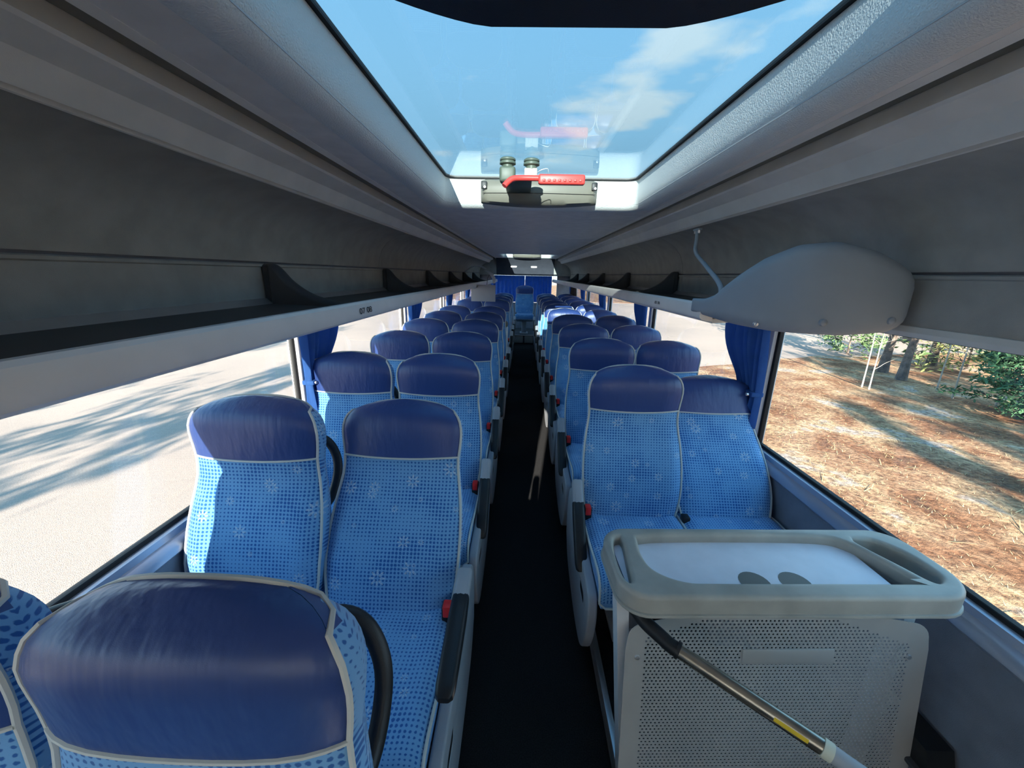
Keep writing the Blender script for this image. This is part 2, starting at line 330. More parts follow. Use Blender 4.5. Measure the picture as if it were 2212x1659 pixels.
def litter_mat():
    M_ = bpy.data.materials.new('forest_floor'); M_.use_nodes = True; t = M_.node_tree; p = t.nodes['Principled BSDF']; L = t.links.new
    tc_ = N(t, 'ShaderNodeTexCoord')
    a = N(t, 'ShaderNodeTexNoise'); a.inputs['Scale'].default_value = .75; a.inputs['Detail'].default_value = 9; a.inputs['Roughness'].default_value = .62; a.inputs['Distortion'].default_value = .4; L(tc_.outputs['Object'], a.inputs['Vector'])
    r_ = N(t, 'ShaderNodeValToRGB'); L(a.outputs['Fac'], r_.inputs[0]); E_ = r_.color_ramp.elements
    E_[0].position = .30; E_[0].color = (.07, .05, .036, 1); E_[1].position = .72; E_[1].color = (.40, .29, .19, 1)
    for pos, c in ((.42, (.19, .09, .046)), (.50, (.26, .155, .09)), (.58, (.35, .235, .135)), (.64, (.30, .26, .23))): e_ = E_.new(pos); e_.color = (*c, 1)
    g = N(t, 'ShaderNodeTexNoise'); g.inputs['Scale'].default_value = 14; g.inputs['Detail'].default_value = 6; g.inputs['Roughness'].default_value = .7; L(tc_.outputs['Object'], g.inputs['Vector'])
    r2 = N(t, 'ShaderNodeValToRGB'); L(g.outputs['Fac'], r2.inputs[0]); r2.color_ramp.elements[0].position = .36; r2.color_ramp.elements[0].color = (.42, .36, .34, 1); r2.color_ramp.elements[1].position = .62; r2.color_ramp.elements[1].color = (1.3, 1.28, 1.25, 1)
    mu = N(t, 'ShaderNodeMixRGB', blend_type='MULTIPLY', i_0=1.0); L(r_.outputs[0], mu.inputs[1]); L(r2.outputs[0], mu.inputs[2]); L(mu.outputs[0], p.inputs['Base Color'])
    p.inputs['Roughness'].default_value = 1.0; p.inputs['Specular IOR Level'].default_value = .1
    b = N(t, 'ShaderNodeBump'); b.inputs['Strength'].default_value = .8; b.inputs['Distance'].default_value = .05; L(g.outputs['Fac'], b.inputs['Height']); L(b.outputs[0], p.inputs['Normal'])
    return M_
M['asphalt'] = ground_mat(); M['litter'] = litter_mat()
M['bark'] = mat('pine_bark', (0.10, 0.075, 0.06), .95, noise=.4, nscale=6, bump=.8, bscale=30, bdist=.03)
M['palebark'] = mat('pale_bark', (0.27, 0.24, 0.20), .9, noise=.25, nscale=12)
M['needles'] = mat('pine_needles', (0.07, 0.12, 0.04), .8, noise=.35, nscale=2)
M['yellowleaf'] = mat('yellow_green_leaves', (0.17, 0.18, 0.055), .8, noise=.3, nscale=2)
M['juniper'] = mat('juniper_green', (0.035, 0.095, 0.04), .8, noise=.35, nscale=4)
M['drygrass'] = mat('dry_grass', (0.30, 0.23, 0.12), .9, noise=.3, nscale=3)

# ================================================================== the coach body
YF, YR = -2.3, 10.75           # front and rear inner faces
ZG0, ZG1 = 0.783, 1.46         # glass bottom and top
def sx(s, d): return XC+s*d
AX0, AX1 = -0.225, 0.345       # podium edges either side of the aisle
floor = struct(MB().box((sx(-1, 1.25), YF, -.04), (sx(1, 1.25), YR, 0)).obj('floor', M['carpet']))
for x0, x1, y1, zp in ((sx(-1, 1.2), AX0, 5.35, .075), (AX1, sx(1, 1.2), YR, .085)):
    struct(MB().box((x0, YF+.6, 0), (x1, y1, zp)).obj('floor', M['carpet']))
struct(MB().box((sx(-1, 1.2), 6.15, 0), (AX0, YR, .075)).obj('floor', M['carpet']))
for i, (x, y0, y1) in enumerate(((AX0, YF+.6, 5.35), (AX0, 6.15, 9.45), (AX1, YF+.6, 9.45))):
    sgn = 1 if x < 0 else -1
    struct(MB().box((x-.02*(sgn > 0)-.002, y0, .02), (x+.02*(sgn < 0)+.002, y1, .094), .004).obj('trim_%d' % (i+1), M['alu']))

PIL = [2.0, 3.9, 5.85, 7.8, 9.7]
EDGES = [-1.25]+PIL+[YR]
SPLIT = [YF, .25, 3.2, 6.15, 9.1, YR]
UPPER = [(.935, 1.908), (1.0, 1.897), (1.06, 1.872), (1.11, 1.835), (1.15, 1.785), (1.175, 1.72), (1.188, 1.652)]
COVE = [(.745, 2.049), (.745, 2.02), (.765, 2.012), (.770, 2.016), (.775, 2.047), (.850, 2.047), (.826, 1.992), (.832, 1.985), (.888, 1.96), (.893, 1.953),
        (.914, 1.914), (.918, 1.910), (.921, 1.930), (.930, 1.928), (.932, 1.905), (.937, 1.903), (.96, 1.93), (.96, 2.049)]
wcount = 0; OVER = []
for s, side in ((-1, 'left'), (1, 'right')):
    w = MB()
    w.box((min(sx(s, 1.2), sx(s, 1.25)), YF, 0), (max(sx(s, 1.2), sx(s, 1.25)), YR, .745))
    w.box((min(sx(s, 1.2), sx(s, 1.25)), YF, ZG1), (max(sx(s, 1.2), sx(s, 1.25)), YR, 2.09))
    wall = struct(w.obj('wall_'+side, M['wall']))
    # sloping inner facing of the lower wall and the metal sill rail
    MB().prism([(sx(s, 1.2), .12), (sx(s, 1.165), .14), (sx(s, 1.175), .70), (sx(s, 1.2), .715)], YF, YR).obj('wall_lining', M['wall'], wall)
    MB().prism([(sx(s, 1.21), .705), (sx(s, 1.168), .705), (sx(s, 1.160), .716), (sx(s, 1.162), .735), (sx(s, 1.178), .752), (sx(s, 1.188), .757), (sx(s, 1.192), .778), (sx(s, 1.23), .783)], YF, YR).obj('sill_rail', M['sill'], wall)
    # pillars
    for y in PIL:
        MB().box((min(sx(s, 1.192), sx(s, 1.25)), y-.035, .74), (max(sx(s, 1.192), sx(s, 1.25)), y+.035, ZG1+.01), .008).obj('pillar', M['white'], wall)
    MB().box((min(sx(s, 1.18), sx(s, 1.25)), YF, .74), (max(sx(s, 1.18), sx(s, 1.25)), EDGES[0], ZG1+.01)).obj('front_pillar', M['dark'], wall)
    # overhead cove and the two rows of back panels
    OVER.append(MB().prism([(sx(s, d), z) for d, z in COVE], YF, YR-.02).obj('cove_moulding', M['cove'], None, ang=25))
    OVER.append(MB().prism([(sx(s, .784), 2.034), (sx(s, .838), 2.034), (sx(s, .843), 2.045), (sx(s, .780), 2.045)], YF, YR-.05).obj('light_strip', M['olive']))
    for a, b in zip(SPLIT[:-1], SPLIT[1:]):
        back = [(sx(s, d+.012), z+.012) for d, z in reversed(UPPER)]
        MB().prism([(sx(s, d), z) for d, z in UPPER]+back, a+.003, b-.003).obj('upper_panel', M['panel']); OVER.append(bpy.context.scene.collection.objects[-1])
        MB().prism([(sx(s, 1.188), 1.644), (sx(s, 1.181), 1.640), (sx(s, 1.181), 1.632), (sx(s, 1.187), 1.628), (sx(s, 1.187), 1.485), (sx(s, 1.2), 1.485), (sx(s, 1.2), 1.644)], a+.003, b-.003).obj('lower_panel', M['panel'], wall)
    # ledge above the glass
    MB().prism([(sx(s, 1.2), 1.455), (sx(s, 1.172), 1.455), (sx(s, 1.168), 1.47), (sx(s, 1.178), 1.487), (sx(s, 1.2), 1.49)], YF, YR).obj('window_ledge', M['cove'], wall)
    # panes, each with its rubber gasket
    for a, b in zip(EDGES[:-1], EDGES[1:]):
        wcount += 1
        y0, y1 = a+.035, b-.035
        g = struct(MB().box((sx(s, 1.222)-.003, y0-.01, ZG0-.02), (sx(s, 1.222)+.003, y1+.01, ZG1+.02)).obj('window_%d' % wcount, M['glass'], smooth=False))
        gk = MB()
        for (p, q) in (((y0-.005, ZG0-.01), (y1+.005, ZG0+.012)), ((y0-.005, ZG1-.012), (y1+.005, ZG1+.01)), ((y0-.005, ZG0), (y0+.016, ZG1)), ((y1-.016, ZG0), (y1+.005, ZG1))):
            gk.box((sx(s, 1.222)-.012, p[0], p[1]), (sx(s, 1.222)+.012, q[0], q[1]), .003, 1)
        gk.obj('gasket', M['gasket'], g)

# rear wall with its window, and the bulkhead above
rw = MB()
rw.box((sx(-1, 1.25), YR, -.04), (sx(1, 1.25), YR+.05, .90)); rw.box((sx(-1, 1.25), YR, 1.60), (sx(1, 1.25), YR+.05, 2.09))
rw.box((sx(-1, 1.25), YR, .90), (-.80, YR+.05, 1.60)); rw.box((.90, YR, .90), (sx(1, 1.25), YR+.05, 1.60))
rear = struct(rw.obj('wall_rear', M['wall']))
MB().loft([[(x, 10.44, 2.03), (x, 10.47, 2.012), (x, 10.60, 1.81), (x, 10.62, 1.77), (x, 10.66, 1.60), (x, 10.75, 1.60), (x, 10.75, 2.03)] for x in (sx(-1, .745), sx(1, .745))]).obj('bulkhead', M['bulkhead'], rear)
for s in (-1, 1):
    MB().loft([[(x, 10.60, 1.99), (x, 10.64, 1.60), (x, 10.75, 1.60), (x, 10.75, 2.03), (x, 10.6, 2.03)] for x in (sx(s, .745), sx(s, 1.19))]).obj('bulkhead', M['panel'], rear)
wcount += 1
struct(MB().box((-.82, YR+.02, .88), (.92, YR+.026, 1.62)).obj('window_%d' % wcount, M['glass'], smooth=False))
# front wall with the windscreen behind the photographer
fw = MB()
fw.box((sx(-1, 1.25), YF-.05, -.04), (sx(1, 1.25), YF, .75)); fw.box((sx(-1, 1.25), YF-.05, 1.90), (sx(1, 1.25), YF, 2.09))
fw.box((sx(-1, 1.25), YF-.05, .75), (sx(-1, 1.17), YF, 1.90)); fw.box((sx(1, 1.17), YF-.05, .75), (sx(1, 1.25), YF, 1.90))
struct(fw.obj('wall_front', M['dark']))
wcount += 1
struct(MB().box((sx(-1, 1.18), YF-.028, .74), (sx(1, 1.18), YF-.022, 1.91)).obj('window_%d' % wcount, M['glass'], smooth=False))

# unseen blinds added to block low sun, diffuse fill, leave an aisle stripe
M['blind'] = bpy.data.materials.new('added_blind_fabric'); M['blind'].use_nodes = True; _t = M['blind'].node_tree; _t.nodes.clear()
_o = N(_t, 'ShaderNodeOutputMaterial'); _m = N(_t, 'ShaderNodeMixShader', i_0=.45); _d = N(_t, 'ShaderNodeBsdfDiffuse'); _l = N(_t, 'ShaderNodeBsdfTranslucent')
_d.inputs[0].default_value = (.7, .7, .7, 1); _l.inputs[0].default_value = (.74, .74, .74, 1)
_t.links.new(_d.outputs[0], _m.inputs[1]); _t.links.new(_l.outputs[0], _m.inputs[2]); _t.links.new(_m.outputs[0], _o.inputs[0])
for x0, x1, nm in ((sx(-1, 1.17), -.50, 'left'), (-.43, sx(1, 1.17), 'right')):
    bl = empty('added_blind', (x0, YF+.03, .8)); tag(bl, 'pale roller blind added unseen to hold back sun at the %s part of the windscreen' % nm, 'blind', 'added windscreen blinds')
    MB().box((0, 0, -.02), (x1-x0, .003, 1.08)).obj('added_blind_fabric', M['blind'], bl); MB().lathe([(.025, 0), (.025, x1-x0)], (0, .0, 1.09), 12, 'X').obj('roller', M['alu'], bl)
    MB().box((0, -.006, -.04), (x1-x0, .009, -.018), .003).obj('bottom_bar', M['alu'], bl)

# ceiling: roof sheet, lining panels, two glazed hatches
HX0, HX1 = -.49, .68
HATCH = [(.62, 2.68), (8.5, 10.38)]
OFF = .085
def hole(y0, y1, o, r=.07): return rrect(HX0-o, y0-o, HX1+o, y1+o, r+o, 6)
roof = plate('ceiling', [rrect(sx(-1, 1.25), YF-.05, sx(1, 1.25), YR+.05, .001, 1)]+[hole(a, b, .01) for a, b in HATCH], .02, 0, M['shell']); roof.location.z = 2.07; struct(roof)
for q in OVER: q.parent = roof; q.location.z = -2.07
CS = [YF, .25, 4.75, 8.2, 10.46]
for i in range(4):
    y0, y1 = CS[i]+.002, CS[i+1]-.002
    lps = [rrect(sx(-1, .745), y0, sx(1, .745), y1, .002, 1)]
    for a, b in HATCH:
        if a > y0 and b < y1: lps.append(hole(a, b, OFF))
    c = plate('ceiling_panel', lps, .013, .0, M['ceiling'], roof); c.location.z = 2.034-2.07

def hatch(y0, y1, label, detail):
    h = empty('roof_hatch', ((HX0+HX1)/2, y1, 2.02)); o = Vector(h.location)
    tag(h, label, 'roof hatch', 'roof hatches')
    rings = []
    for off, z in ((OFF+.012, 2.0215), (OFF-.01, 2.0195), (.055, 2.022), (.030, 2.030), (.012, 2.048), (.003, 2.075), (0, 2.11), (0, 2.185)):
        rings.append([(x-o.x, y-o.y, z-o.z) for x, y in hole(y0, y1, off)])
    MB().loft(rings, cap=False).obj('liner', M['liner'], h)
    ol = [[(x-o.x, y-o.y, z-o.z) for x, y in hole(y0, y1, e_)] for e_, z in ((.012, 2.05), (.012, 2.2), (-.012, 2.2), (-.012, 2.186), (.004, 2.186))]
    MB().loft(ol, cap=False).obj('frame', M['gasket'], h)
    g = plate('pane', [hole(y0, y1, .006)], .003, 0, M['roofglass'], h); g.location = (-o.x, -o.y, 2.192-o.z)
    return h, o
h1, o1 = hatch(*HATCH[0], 'large tinted glass roof hatch above the front rows', True)
h2, o2 = hatch(*HATCH[1], 'small far glass roof hatch above the rear seats', False)

def release_cover(parent, o, xm, y, s, mt):
    """curved plastic cover on the end wall of a hatch; s = +1 stands off towards the camera from the rear wall"""
    rings = []
    for k in range(25):
        t = -1+2*k/24; x = xm+.352*t; dep = .135*(1-.30*t*t) if abs(t) < .985 else .06
        zt, zb = 2.165, 2.045-.02*(1-t*t)
        prof = [(0, zt), (-dep*.80, zt), (-dep*.93, zt-.012), (-dep, zt-.045), (-dep*.97, zb+.03), (-dep*.85, zb+.006), (-dep*.6, zb-.004), (0, zb)]
        rings.append([(x-o.x, y+s*d-o.y, z-o.z) for d, z in prof])
    b = MB().loft(rings).obj('release_cover', mt, parent)
    seam = [(xm+.352*t-o.x, y-s*.1355*(1-.30*t*t)-o.y, 2.088-.004*(1-t*t)-o.z) for t in [-.96+1.92*k/20 for k in range(21)]]
    MB().tube(seam, .0016, 5).obj('seam', M['black'], b)
    for t in (-.93, .93):
        x = xm+.352*t
        MB().box((x-.017-o.x, y-s*.108-.006-o.y, 2.108-o.z), (x+.017-o.x, y-s*.108+.006-o.y, 2.15-o.z), .004).obj('slot', M['black'], b)
        MB().lathe([(0, -.004), (.007, -.003), (.007, 0)], (x+.004-o.x, y-s*.115-o.y, 2.118-o.z), 8, 'Y').obj('screw', M['alu'], b)
    return b
b1 = release_cover(h1, o1, .082, HATCH[0][1]-.005, 1, M['olive'])
# front cover of the hatch, its backlit shade put into the black colour
rings = []
for k in range(25):
    t = -1+2*k/24; x = .082+.352*t; dep = .195*(1-.62*max(0.0, (abs(t)-.42)/.58)**1.4)
    prof = [(0, 2.165), (dep*.8, 2.165), (dep, 2.12), (dep, 2.04), (dep*.9, 2.022), (0, 2.02)]
    rings.append([(x-o1.x, HATCH[0][0]+.005+d-o1.y, z-o1.z) for d, z in prof])
MB().loft(rings).obj('release_cover', M['black'], h1)
release_cover(h2, o2, .082, HATCH[1][1]-.005, 1, M['olive'])
# emergency release handle on the rear cover: two knobs, a bracket and the red grip
rh = empty('hatch_handle', (-.075-o1.x, 2.215-o1.y, 2.143-o1.z)); rh.parent = h1; rh.scale = (.9, .9, .82)
def W_(x, y, z): return (x+.07, y-2.50, z-2.13)
for x, y in ((-.09, 2.515), (.045, 2.53)):
    MB().lathe([(0, .026), (.036, .026), (.044, .020), (.045, .011), (.039, .007), (.045, .003), (.046, -.009), (.038, -.013), (.03, -.015), (.03, -.045), (0, -.045)], W_(x, y, 2.215-.055), 20).obj('knob', M['oliveknob'], rh)
MB().box(W_(-.135, 2.475, 2.045), W_(-.045, 2.56, 2.135), .016, 3).obj('bracket', M['oliveknob'], rh)
MB().box(W_(-.11, 2.54, 2.06), W_(.05, 2.90, 2.10), .01).obj('mount_arm', M['oliveknob'], rh)
lb = MB().box(W_(.005, 2.50, 2.068), W_(.078, 2.56, 2.13), .006).obj('latch_block', M['ivory'], rh)
for k in range(3): MB().box(W_(.014+.022*k, 2.496, 2.06), W_(.024+.022*k, 2.502, 2.11), .002).obj('rib', M['ivory'], rh)
MB().tube(bez([W_(-.105, 2.455, 2.015), W_(-.085, 2.465, 2.04), W_(-.055, 2.475, 2.062), W_(0.0, 2.485, 2.068), (W_(.09, 2.485, 2.068))], 16), [.026]*6+[.024, .022, .020, .018, .016, .015, .0145]+[.014]*40 if False else .017, 10).obj('lever', M['redgrip'], rh)
gp = MB().box(W_(.085, 2.455, 2.030), W_(.345, 2.50, 2.088), .012, 3).obj('grip', M['redgrip'], rh)
for k in range(8): MB().box(W_(.108+.029*k, 2.449, 2.044), W_(.124+.029*k, 2.458, 2.058), .003).obj('grip_rib', M['redgrip'], gp)
MB().tube(bez([W_(.07, 2.51, 2.10), W_(.10, 2.50, 2.118), W_(.135, 2.50, 2.125), W_(.14, 2.50, 2.105)], 12), .0022, 6).obj('wire', M['alu'], rh)
# rear lamps
for x in (-.245, .275):
    l = MB().box((x-.075, 10.575, 1.80), (x+.075, 10.60, 1.835), .012, 3).obj('ceiling_lamp', M['lamp'])
    tag(l, 'small oblong lamp above the rear window, on the %s' % ('left' if x < 0 else 'right'), 'lamp', 'rear ceiling lamps')

# ================================================================== luggage racks
DIV = [1.78, 3.30, 4.75, 6.2, 7.65, 9.1]
def text_mesh(body, size, name):
    cu = bpy.data.curves.new(name, 'FONT'); cu.body = body; cu.size = size; cu.align_x = 'CENTER'; cu.align_y = 'CENTER'; cu.extrude = .0004
    o = bpy.data.objects.new(name, cu); me = bpy.data.meshes.new_from_object(o); bpy.data.objects.remove(o); bpy.data.curves.remove(cu); me.name = name; me.materials.clear(); return me
def rack(s, y0, y1, dz, label):
    k = empty('luggage_rack', (sx(s, .95), y0, 1.45+dz)); o = Vector(k.location); tag(k, label, 'luggage rack', 'overhead luggage racks')
    def P(prof, a, b): return MB().prism([(sx(s, d)-o.x, 1.62+z+dz-o.z) for d, z in prof], a-o.y, b-o.y)
    P([(.765, -.166), (.765, -.13), (.742, -.116), (.734, -.111), (.722, -.112), (.714, -.120), (.7115, -.130), (.708, -.166), (.711, -.176), (.720, -.184), (.735, -.187), (.765, -.189)], y0, y1).obj('rail', M['rail'], k, ang=30)
    P([(.76, -.145), (1.16, -.135), (1.16, -.15), (.76, -.16)], y0, y1).obj('shelf', M['dark'], k)
    P([(1.15, -.136), (1.178, -.112), (1.186, -.112), (1.186, -.15), (1.15, -.15)], y0, y1).obj('back_strip', M['alu'], k)
    P([(.765, -.197), (.765, -.178), (1.17, -.157), (1.17, -.168)], y0, y1).obj('underside', M['cove'], k)
    for yd in DIV:
        if yd < y0+.1: continue
        top = bez([(1.18, 0, .036), (1.14, 0, .030), (1.08, 0, -.035), (1.0, 0, -.088), (.90, 0, -.118), (.775, 0, -.134)], 25)
        rings = []
        for p in top:
            th = .044 if p.x < 1.15 else .036; zb = -.155
            ring = []
            for a in range(9):
                an = math.pi*a/8; ring.append((sx(s, p.x)-o.x, yd+th*math.cos(an)-o.y, 1.62+dz+p.z-.02+.02*math.sin(an)-o.z))
            ring += [(sx(s, p.x)-o.x, yd-th-o.y, 1.62+dz+min(zb, p.z-.021)-o.z), (sx(s, p.x)-o.x, yd+th-o.y, 1.62+dz+min(zb, p.z-.021)-o.z)]
            rings.append(ring)
        MB().loft(rings).obj('divider', M['pod'] if False else M['dark'], k)
    return k, o
rL, oL = rack(-1, -1.2, 10.6, -.010, 'open luggage rack with satin rail above the left-hand seats')
rR, oR = rack(1, 1.72, 10.6, .012, 'open luggage rack with satin rail above the right-hand seats')
def rail_text(body, k, o, s, y, dz, size):
    tm = text_mesh(body, size, 'seat_number'); tm.transform(Matrix.Diagonal((1.75, 1, 1, 1))); t = link('seat_number', tm, M['print'], k)
    x = sx(s, .7075); t.matrix_parent_inverse = Matrix()
    xa = Vector((0, -s, 0)) if False else Vector((0, 1 if s < 0 else -1, 0)); ya = Vector((.09*s*-1*-1, 0, 1)).normalized()
    za = xa.cross(ya).normalized(); ya = za.cross(xa)
    m_ = Matrix((xa, ya, za)).transposed().to_4x4(); m_.translation = Vector((x-s*.002, y, 1.62-.148+dz))-o
    t.matrix_local = m_
rail_text('07 08', rL, oL, -1, 1.66, -.010, .034)
rail_text('05 06', rR, oR, 1, 2.27, .012, .022)

# rounded end cap that closes the right-hand rack
pod = empty('rack_end_cap', (1.0, 1.4, 1.45)); tag(pod, 'large rounded blue-grey end cap closing the right-hand luggage rack', 'end cap')
plan = bez([(.752, 1.80, 0), (.765, 1.66, 0), (.80, 1.52, 0), (.865, 1.41, 0), (.95, 1.335, 0), (1.05, 1.29, 0), (1.14, 1.27, 0), (1.20, 1.275, 0), (1.225, 1.32, 0)], 40)
zts = [(0, 1.535), (.10, 1.538), (.18, 1.56), (.30, 1.632), (.42, 1.695), (.55, 1.735), (.68, 1.742), (.80, 1.715), (.92, 1.665), (1, 1.62)]
zbs = [(0, 1.478), (.12, 1.468), (.3, 1.452), (.5, 1.443), (.75, 1.446), (.9, 1.462), (1, 1.49)]
dl = [0]
for a, b in zip(plan[:-1], plan[1:]): dl.append(dl[-1]+(b-a).length)
rings = []
for i, p in enumerate(plan):
    t = dl[i]/dl[-1]; zt = np.interp(t, *zip(*zts)); zb = np.interp(t, *zip(*zbs))
    q = plan[min(i+1, len(plan)-1)]-plan[max(i-1, 0)]; n_ = Vector((-q.y, q.x, 0)).normalized()
    if n_.y < 0 and t < .95: n_ = -n_
    n_ = Vector((n_.x*.6, max(n_.y, .5), 0)).normalized() if t > .2 else Vector((.9, .45, 0)).normalized()
    th = .02+.10*min(1, t/.35); ring = []
    rr = min(.045, (zt-zb)*.45, th*.45)
    for (cn_, cz, a0) in ((rr, zt-rr, 180), (th-rr, zt-rr, 90), (th-rr, zb+rr, 0), (rr, zb+rr, -90)):
        for k in range(5):
            an = R(a0-90*k/4); ring.append(tuple(p+n_*(cn_+rr*math.cos(an))+Vector((0, 0, cz+rr*math.sin(an)))-Vector(pod.location)))
    rings.append(ring)
MB().loft(rings).obj('cap_shell', M['pod'], pod, ang=60)
for (u, v, big) in ((1632, 700, 0), (1778, 697, 1), (1925, 693, 1)):
    best = min(plan, key=lambda p: abs((px(u, v).x/px(u, v).y)-(p.x/p.y))); c = at_y(u, v, best.y)-Vector(pod.location)
    if big: MB().lathe([(0, -.010), (.006, -.009), (.011, -.005), (.0125, .004)], c, 16, 'Y').obj('screw_cover', M['pod'], pod)
    else: MB().lathe([(0, -.012), (.004, -.012), (.005, -.006), (.008, -.005), (.009, .004)], c, 8, 'Y').obj('screw', M['alu'], pod)
# bent rod that carries the rack
rod = empty('rack_hanger', (sx(1, .925), 1.9, 1.9)); tag(rod, 'bent blue-grey rod hanging the right-hand rack beside the rounded end cap', 'rod')
ro = Vector(rod.location)
pt = at_x(1507, 497, sx(1, .92)); pm = at_x(1503, 545, sx(1, .90)); pk = at_x(1555, 615, sx(1, .77)); pe = at_x(1556, 650, sx(1, .745))
MB().tube(bez([pt-ro, pt*.6+pm*.4-ro, pm-ro, pm*.5+pk*.5-ro, pk-ro, pe-ro], 30), .0105, 10).obj('rod', M['pod'], rod)
MB().box(pt-ro+Vector((-.012, -.035, -.004)), pt-ro+Vector((.012, .035, .008)), .004).obj('foot_plate', M['pod'], rod)
for dy in (-.024, .024): MB().lathe([(0, -.018), (.007, -.018), (.009, -.010), (.009, 0)], pt-ro+Vector((0, dy, 0)), 8).obj('bolt', M['alu'], rod)

# ================================================================== seats
HB = .735; HL = .525; HW = .686; HW2 = .710           # backrest length along its spine, height of the leather edge
def wid(h):
    if h > .60: return .212*max(0.0, 1-((h-.60)/(HB-.60))**2.7)**(1/2.7)
    return float(np.interp(h, [0, .05, .12, .20, .28, .36, .43, .48, .525, .56, .60], [.196, .210, .221, .226, .226, .221, .212, .205, .204, .208, .212]))
def yf(h):
    y = float(np.interp(h, [0, .08, .18, .28, .38, .47, .525, .58, .63, .68, HB], [-.050, -.062, -.068, -.062, -.052, -.047, -.052, -.066, -.072, -.066, -.03]))
    return y+lean(h)
def lean(h): return -.055*max(0.0, (h-.42)/.315)**1.3
def yb(h): return lean(h)+float(np.interp(h, [0, .15, .4, .6, .68, HB], [.055, .060, .054, .052, .050, .032]))
HS = [0, .03, .07, .12, .17, .22, .27, .32, .37, .42, .46, .49, .51, HL, .54, .56, .585, .61, .632, .652, .670, .686, .699, .710, .719, .726, .731, .7338, HB]
HS = sorted(set(HS))
SN = [-1, -.96, -.88, -.76, -.6, -.4, -.2, 0, .2, .4, .6, .76, .88, .96, 1]
def fpt(s_, h):
    w = wid(h); hb = math.exp(-((h-HL)/.05)**2)
    y = yf(h)+.024*abs(s_)**5
    body = max(0, min(1, (h-.06)/.1))*max(0, min(1, (.46-h)/.1)); y -= .014*body*math.exp(-((abs(s_)-.8)/.18)**2)
    head = max(0, min(1, (h-HL)/.05)); y += .010*head*s_*s_
    t = max(0, (h-.655)/(HB-.655)); y += .030*t*t
    return Vector((s_*w, y, h+.012*(s_*s_-.6)*hb))
def bpt(s_, h):
    w = wid(h); return Vector((s_*w*.97, yb(h)-.012*abs(s_)**4, h))
def seat_meshes():
    nS = len(SN); ring_pts = []; uv = []
    for h in HS:
        ring = [fpt(s_, h) for s_ in SN]
        w = wid(h); ring.append(Vector((w+.004*min(1, w/.1), (fpt(1, h).y+bpt(1, h).y)/2, h)))
        ring += [bpt(s_, h) for s_ in reversed(SN)]
        ring.append(Vector((-w-.004*min(1, w/.1), (fpt(-1, h).y+bpt(-1, h).y)/2, h)))
        ring_pts.append(ring)
    n = len(ring_pts[0]); iL = HS.index(HL)
    fab, lea = MB(), MB(); V = [p for r_ in ring_pts for p in r_]
    UV = []
    for ring in ring_pts:
        for k, p in enumerate(ring): UV.append((p.x if k < nS else p.x+p.y, p.z))
    ff, fl = [], []
    for i in range(len(HS)-1):
        for k in range(n):
            q = (i*n+k, i*n+(k+1) % n, (i+1)*n+(k+1) % n, (i+1)*n+k)
            side = k in (nS-1, nS, n-2, n-1)
            if k < nS-1 and i >= iL: continue
            (fl if (side and HS[i] >= (HW if k in (nS-1, n-1) else HW2)) else ff).append(q)
    ff.append(tuple(range(n-1, -1, -1))); fl.append(tuple((len(HS)-1)*n+k for k in range(n)))
    fab.add(V, ff, UV)
    # the leather is a skin a little proud of the cloth, with its own rim
    L = [[fpt(s_, h)+Vector((0, -.004 if abs(s_) < 1 else -.001, 0)) for s_ in SN] for h in HS[iL:]]
    lea.loft(L, closed=False); lea.add(V, fl, UV)
    pip = MB()
    for sg in (-1, 1): pass
    lo_ = [h for h in HS[1:] if h < HW-.005]; hi_ = [h for h in HS if h > HW2+.005]
    midp = lambda s_, h: Vector((s_*(wid(h)+.005), (fpt(s_, h).y+bpt(s_, h).y)/2, h))
    half = lambda s_: [fpt(s_, h)+Vector((s_*.001, -.002, 0)) for h in lo_]+[fpt(s_, HW)+Vector((s_*.001, -.002, 0)), midp(s_, HW)*.5+midp(s_, HW2)*.5, bpt(s_, HW2)+Vector((s_*.002, 0, 0))]+[bpt(s_, h)+Vector((0, .002, .001)) for h in hi_]
    path = half(-1)+list(reversed(half(1)))[1:]
    pip.tube(path, .0048, 6)
    cr = MB().tube([fpt(s_, HL)+Vector((0, -.005, 0)) for s_ in SN], .0036, 6)
    m1 = fab.mesh('backrest', ang=60); m2 = lea.mesh('headrest', ang=60); m3 = pip.mesh('piping'); m4 = cr.mesh('headrest_piping')
    # strip unused vertices of the cloth mesh
    for mm in (m1, m2):
        b = bmesh.new(); b.from_mesh(mm); bmesh.ops.delete(b, geom=[v for v in b.verts if not v.link_faces], context='VERTS'); b.to_mesh(mm); b.free()
    for a, k in ((m1, 'fabric'), (m2, 'leather'), (m3, 'piping'), (m4, 'piping')): a.materials.append(M[k])
    # cushion
    ys = [-.10, -.14, -.20, -.28, -.36, -.44, -.51, -.56, -.595, -.618, -.630, -.634]
    zt = [.455, .465, .470, .468, .470, .478, .488, .492, .486, .468, .440, .405]
    zb = [.34, .335, .33, .33, .33, .335, .34, .345, .352, .36, .368, .38]
    rings, uvs = [], []
    for y, t, b_ in zip(ys, zt, zb):
        r_ = []
        for s_ in SN:
            r_.append((s_*.222, y, t+.010*math.exp(-((abs(s_)-.85)/.15)**2)-.02*abs(s_)**8)); uvs.append((s_*.222, y-(.49-t)*1.0))
        for s_ in reversed(SN):
            r_.append((s_*.214, y, b_)); uvs.append((s_*.5, y+.3))
        rings.append(r_)
    c1 = MB().loft(rings, uv=uvs).mesh('cushion', ang=55); c1.materials.append(M['fabric'])
    cp = MB()
    sidep = [(y, t-.010) for y, t in zip(ys[1:], zt[1:])]; cp.tube([(-.223, y, z) for y, z in sidep]+[(-.20, -.636, .375), (.20, -.636, .375)]+[(.223, y, z) for y, z in reversed(sidep)], .0045, 6)
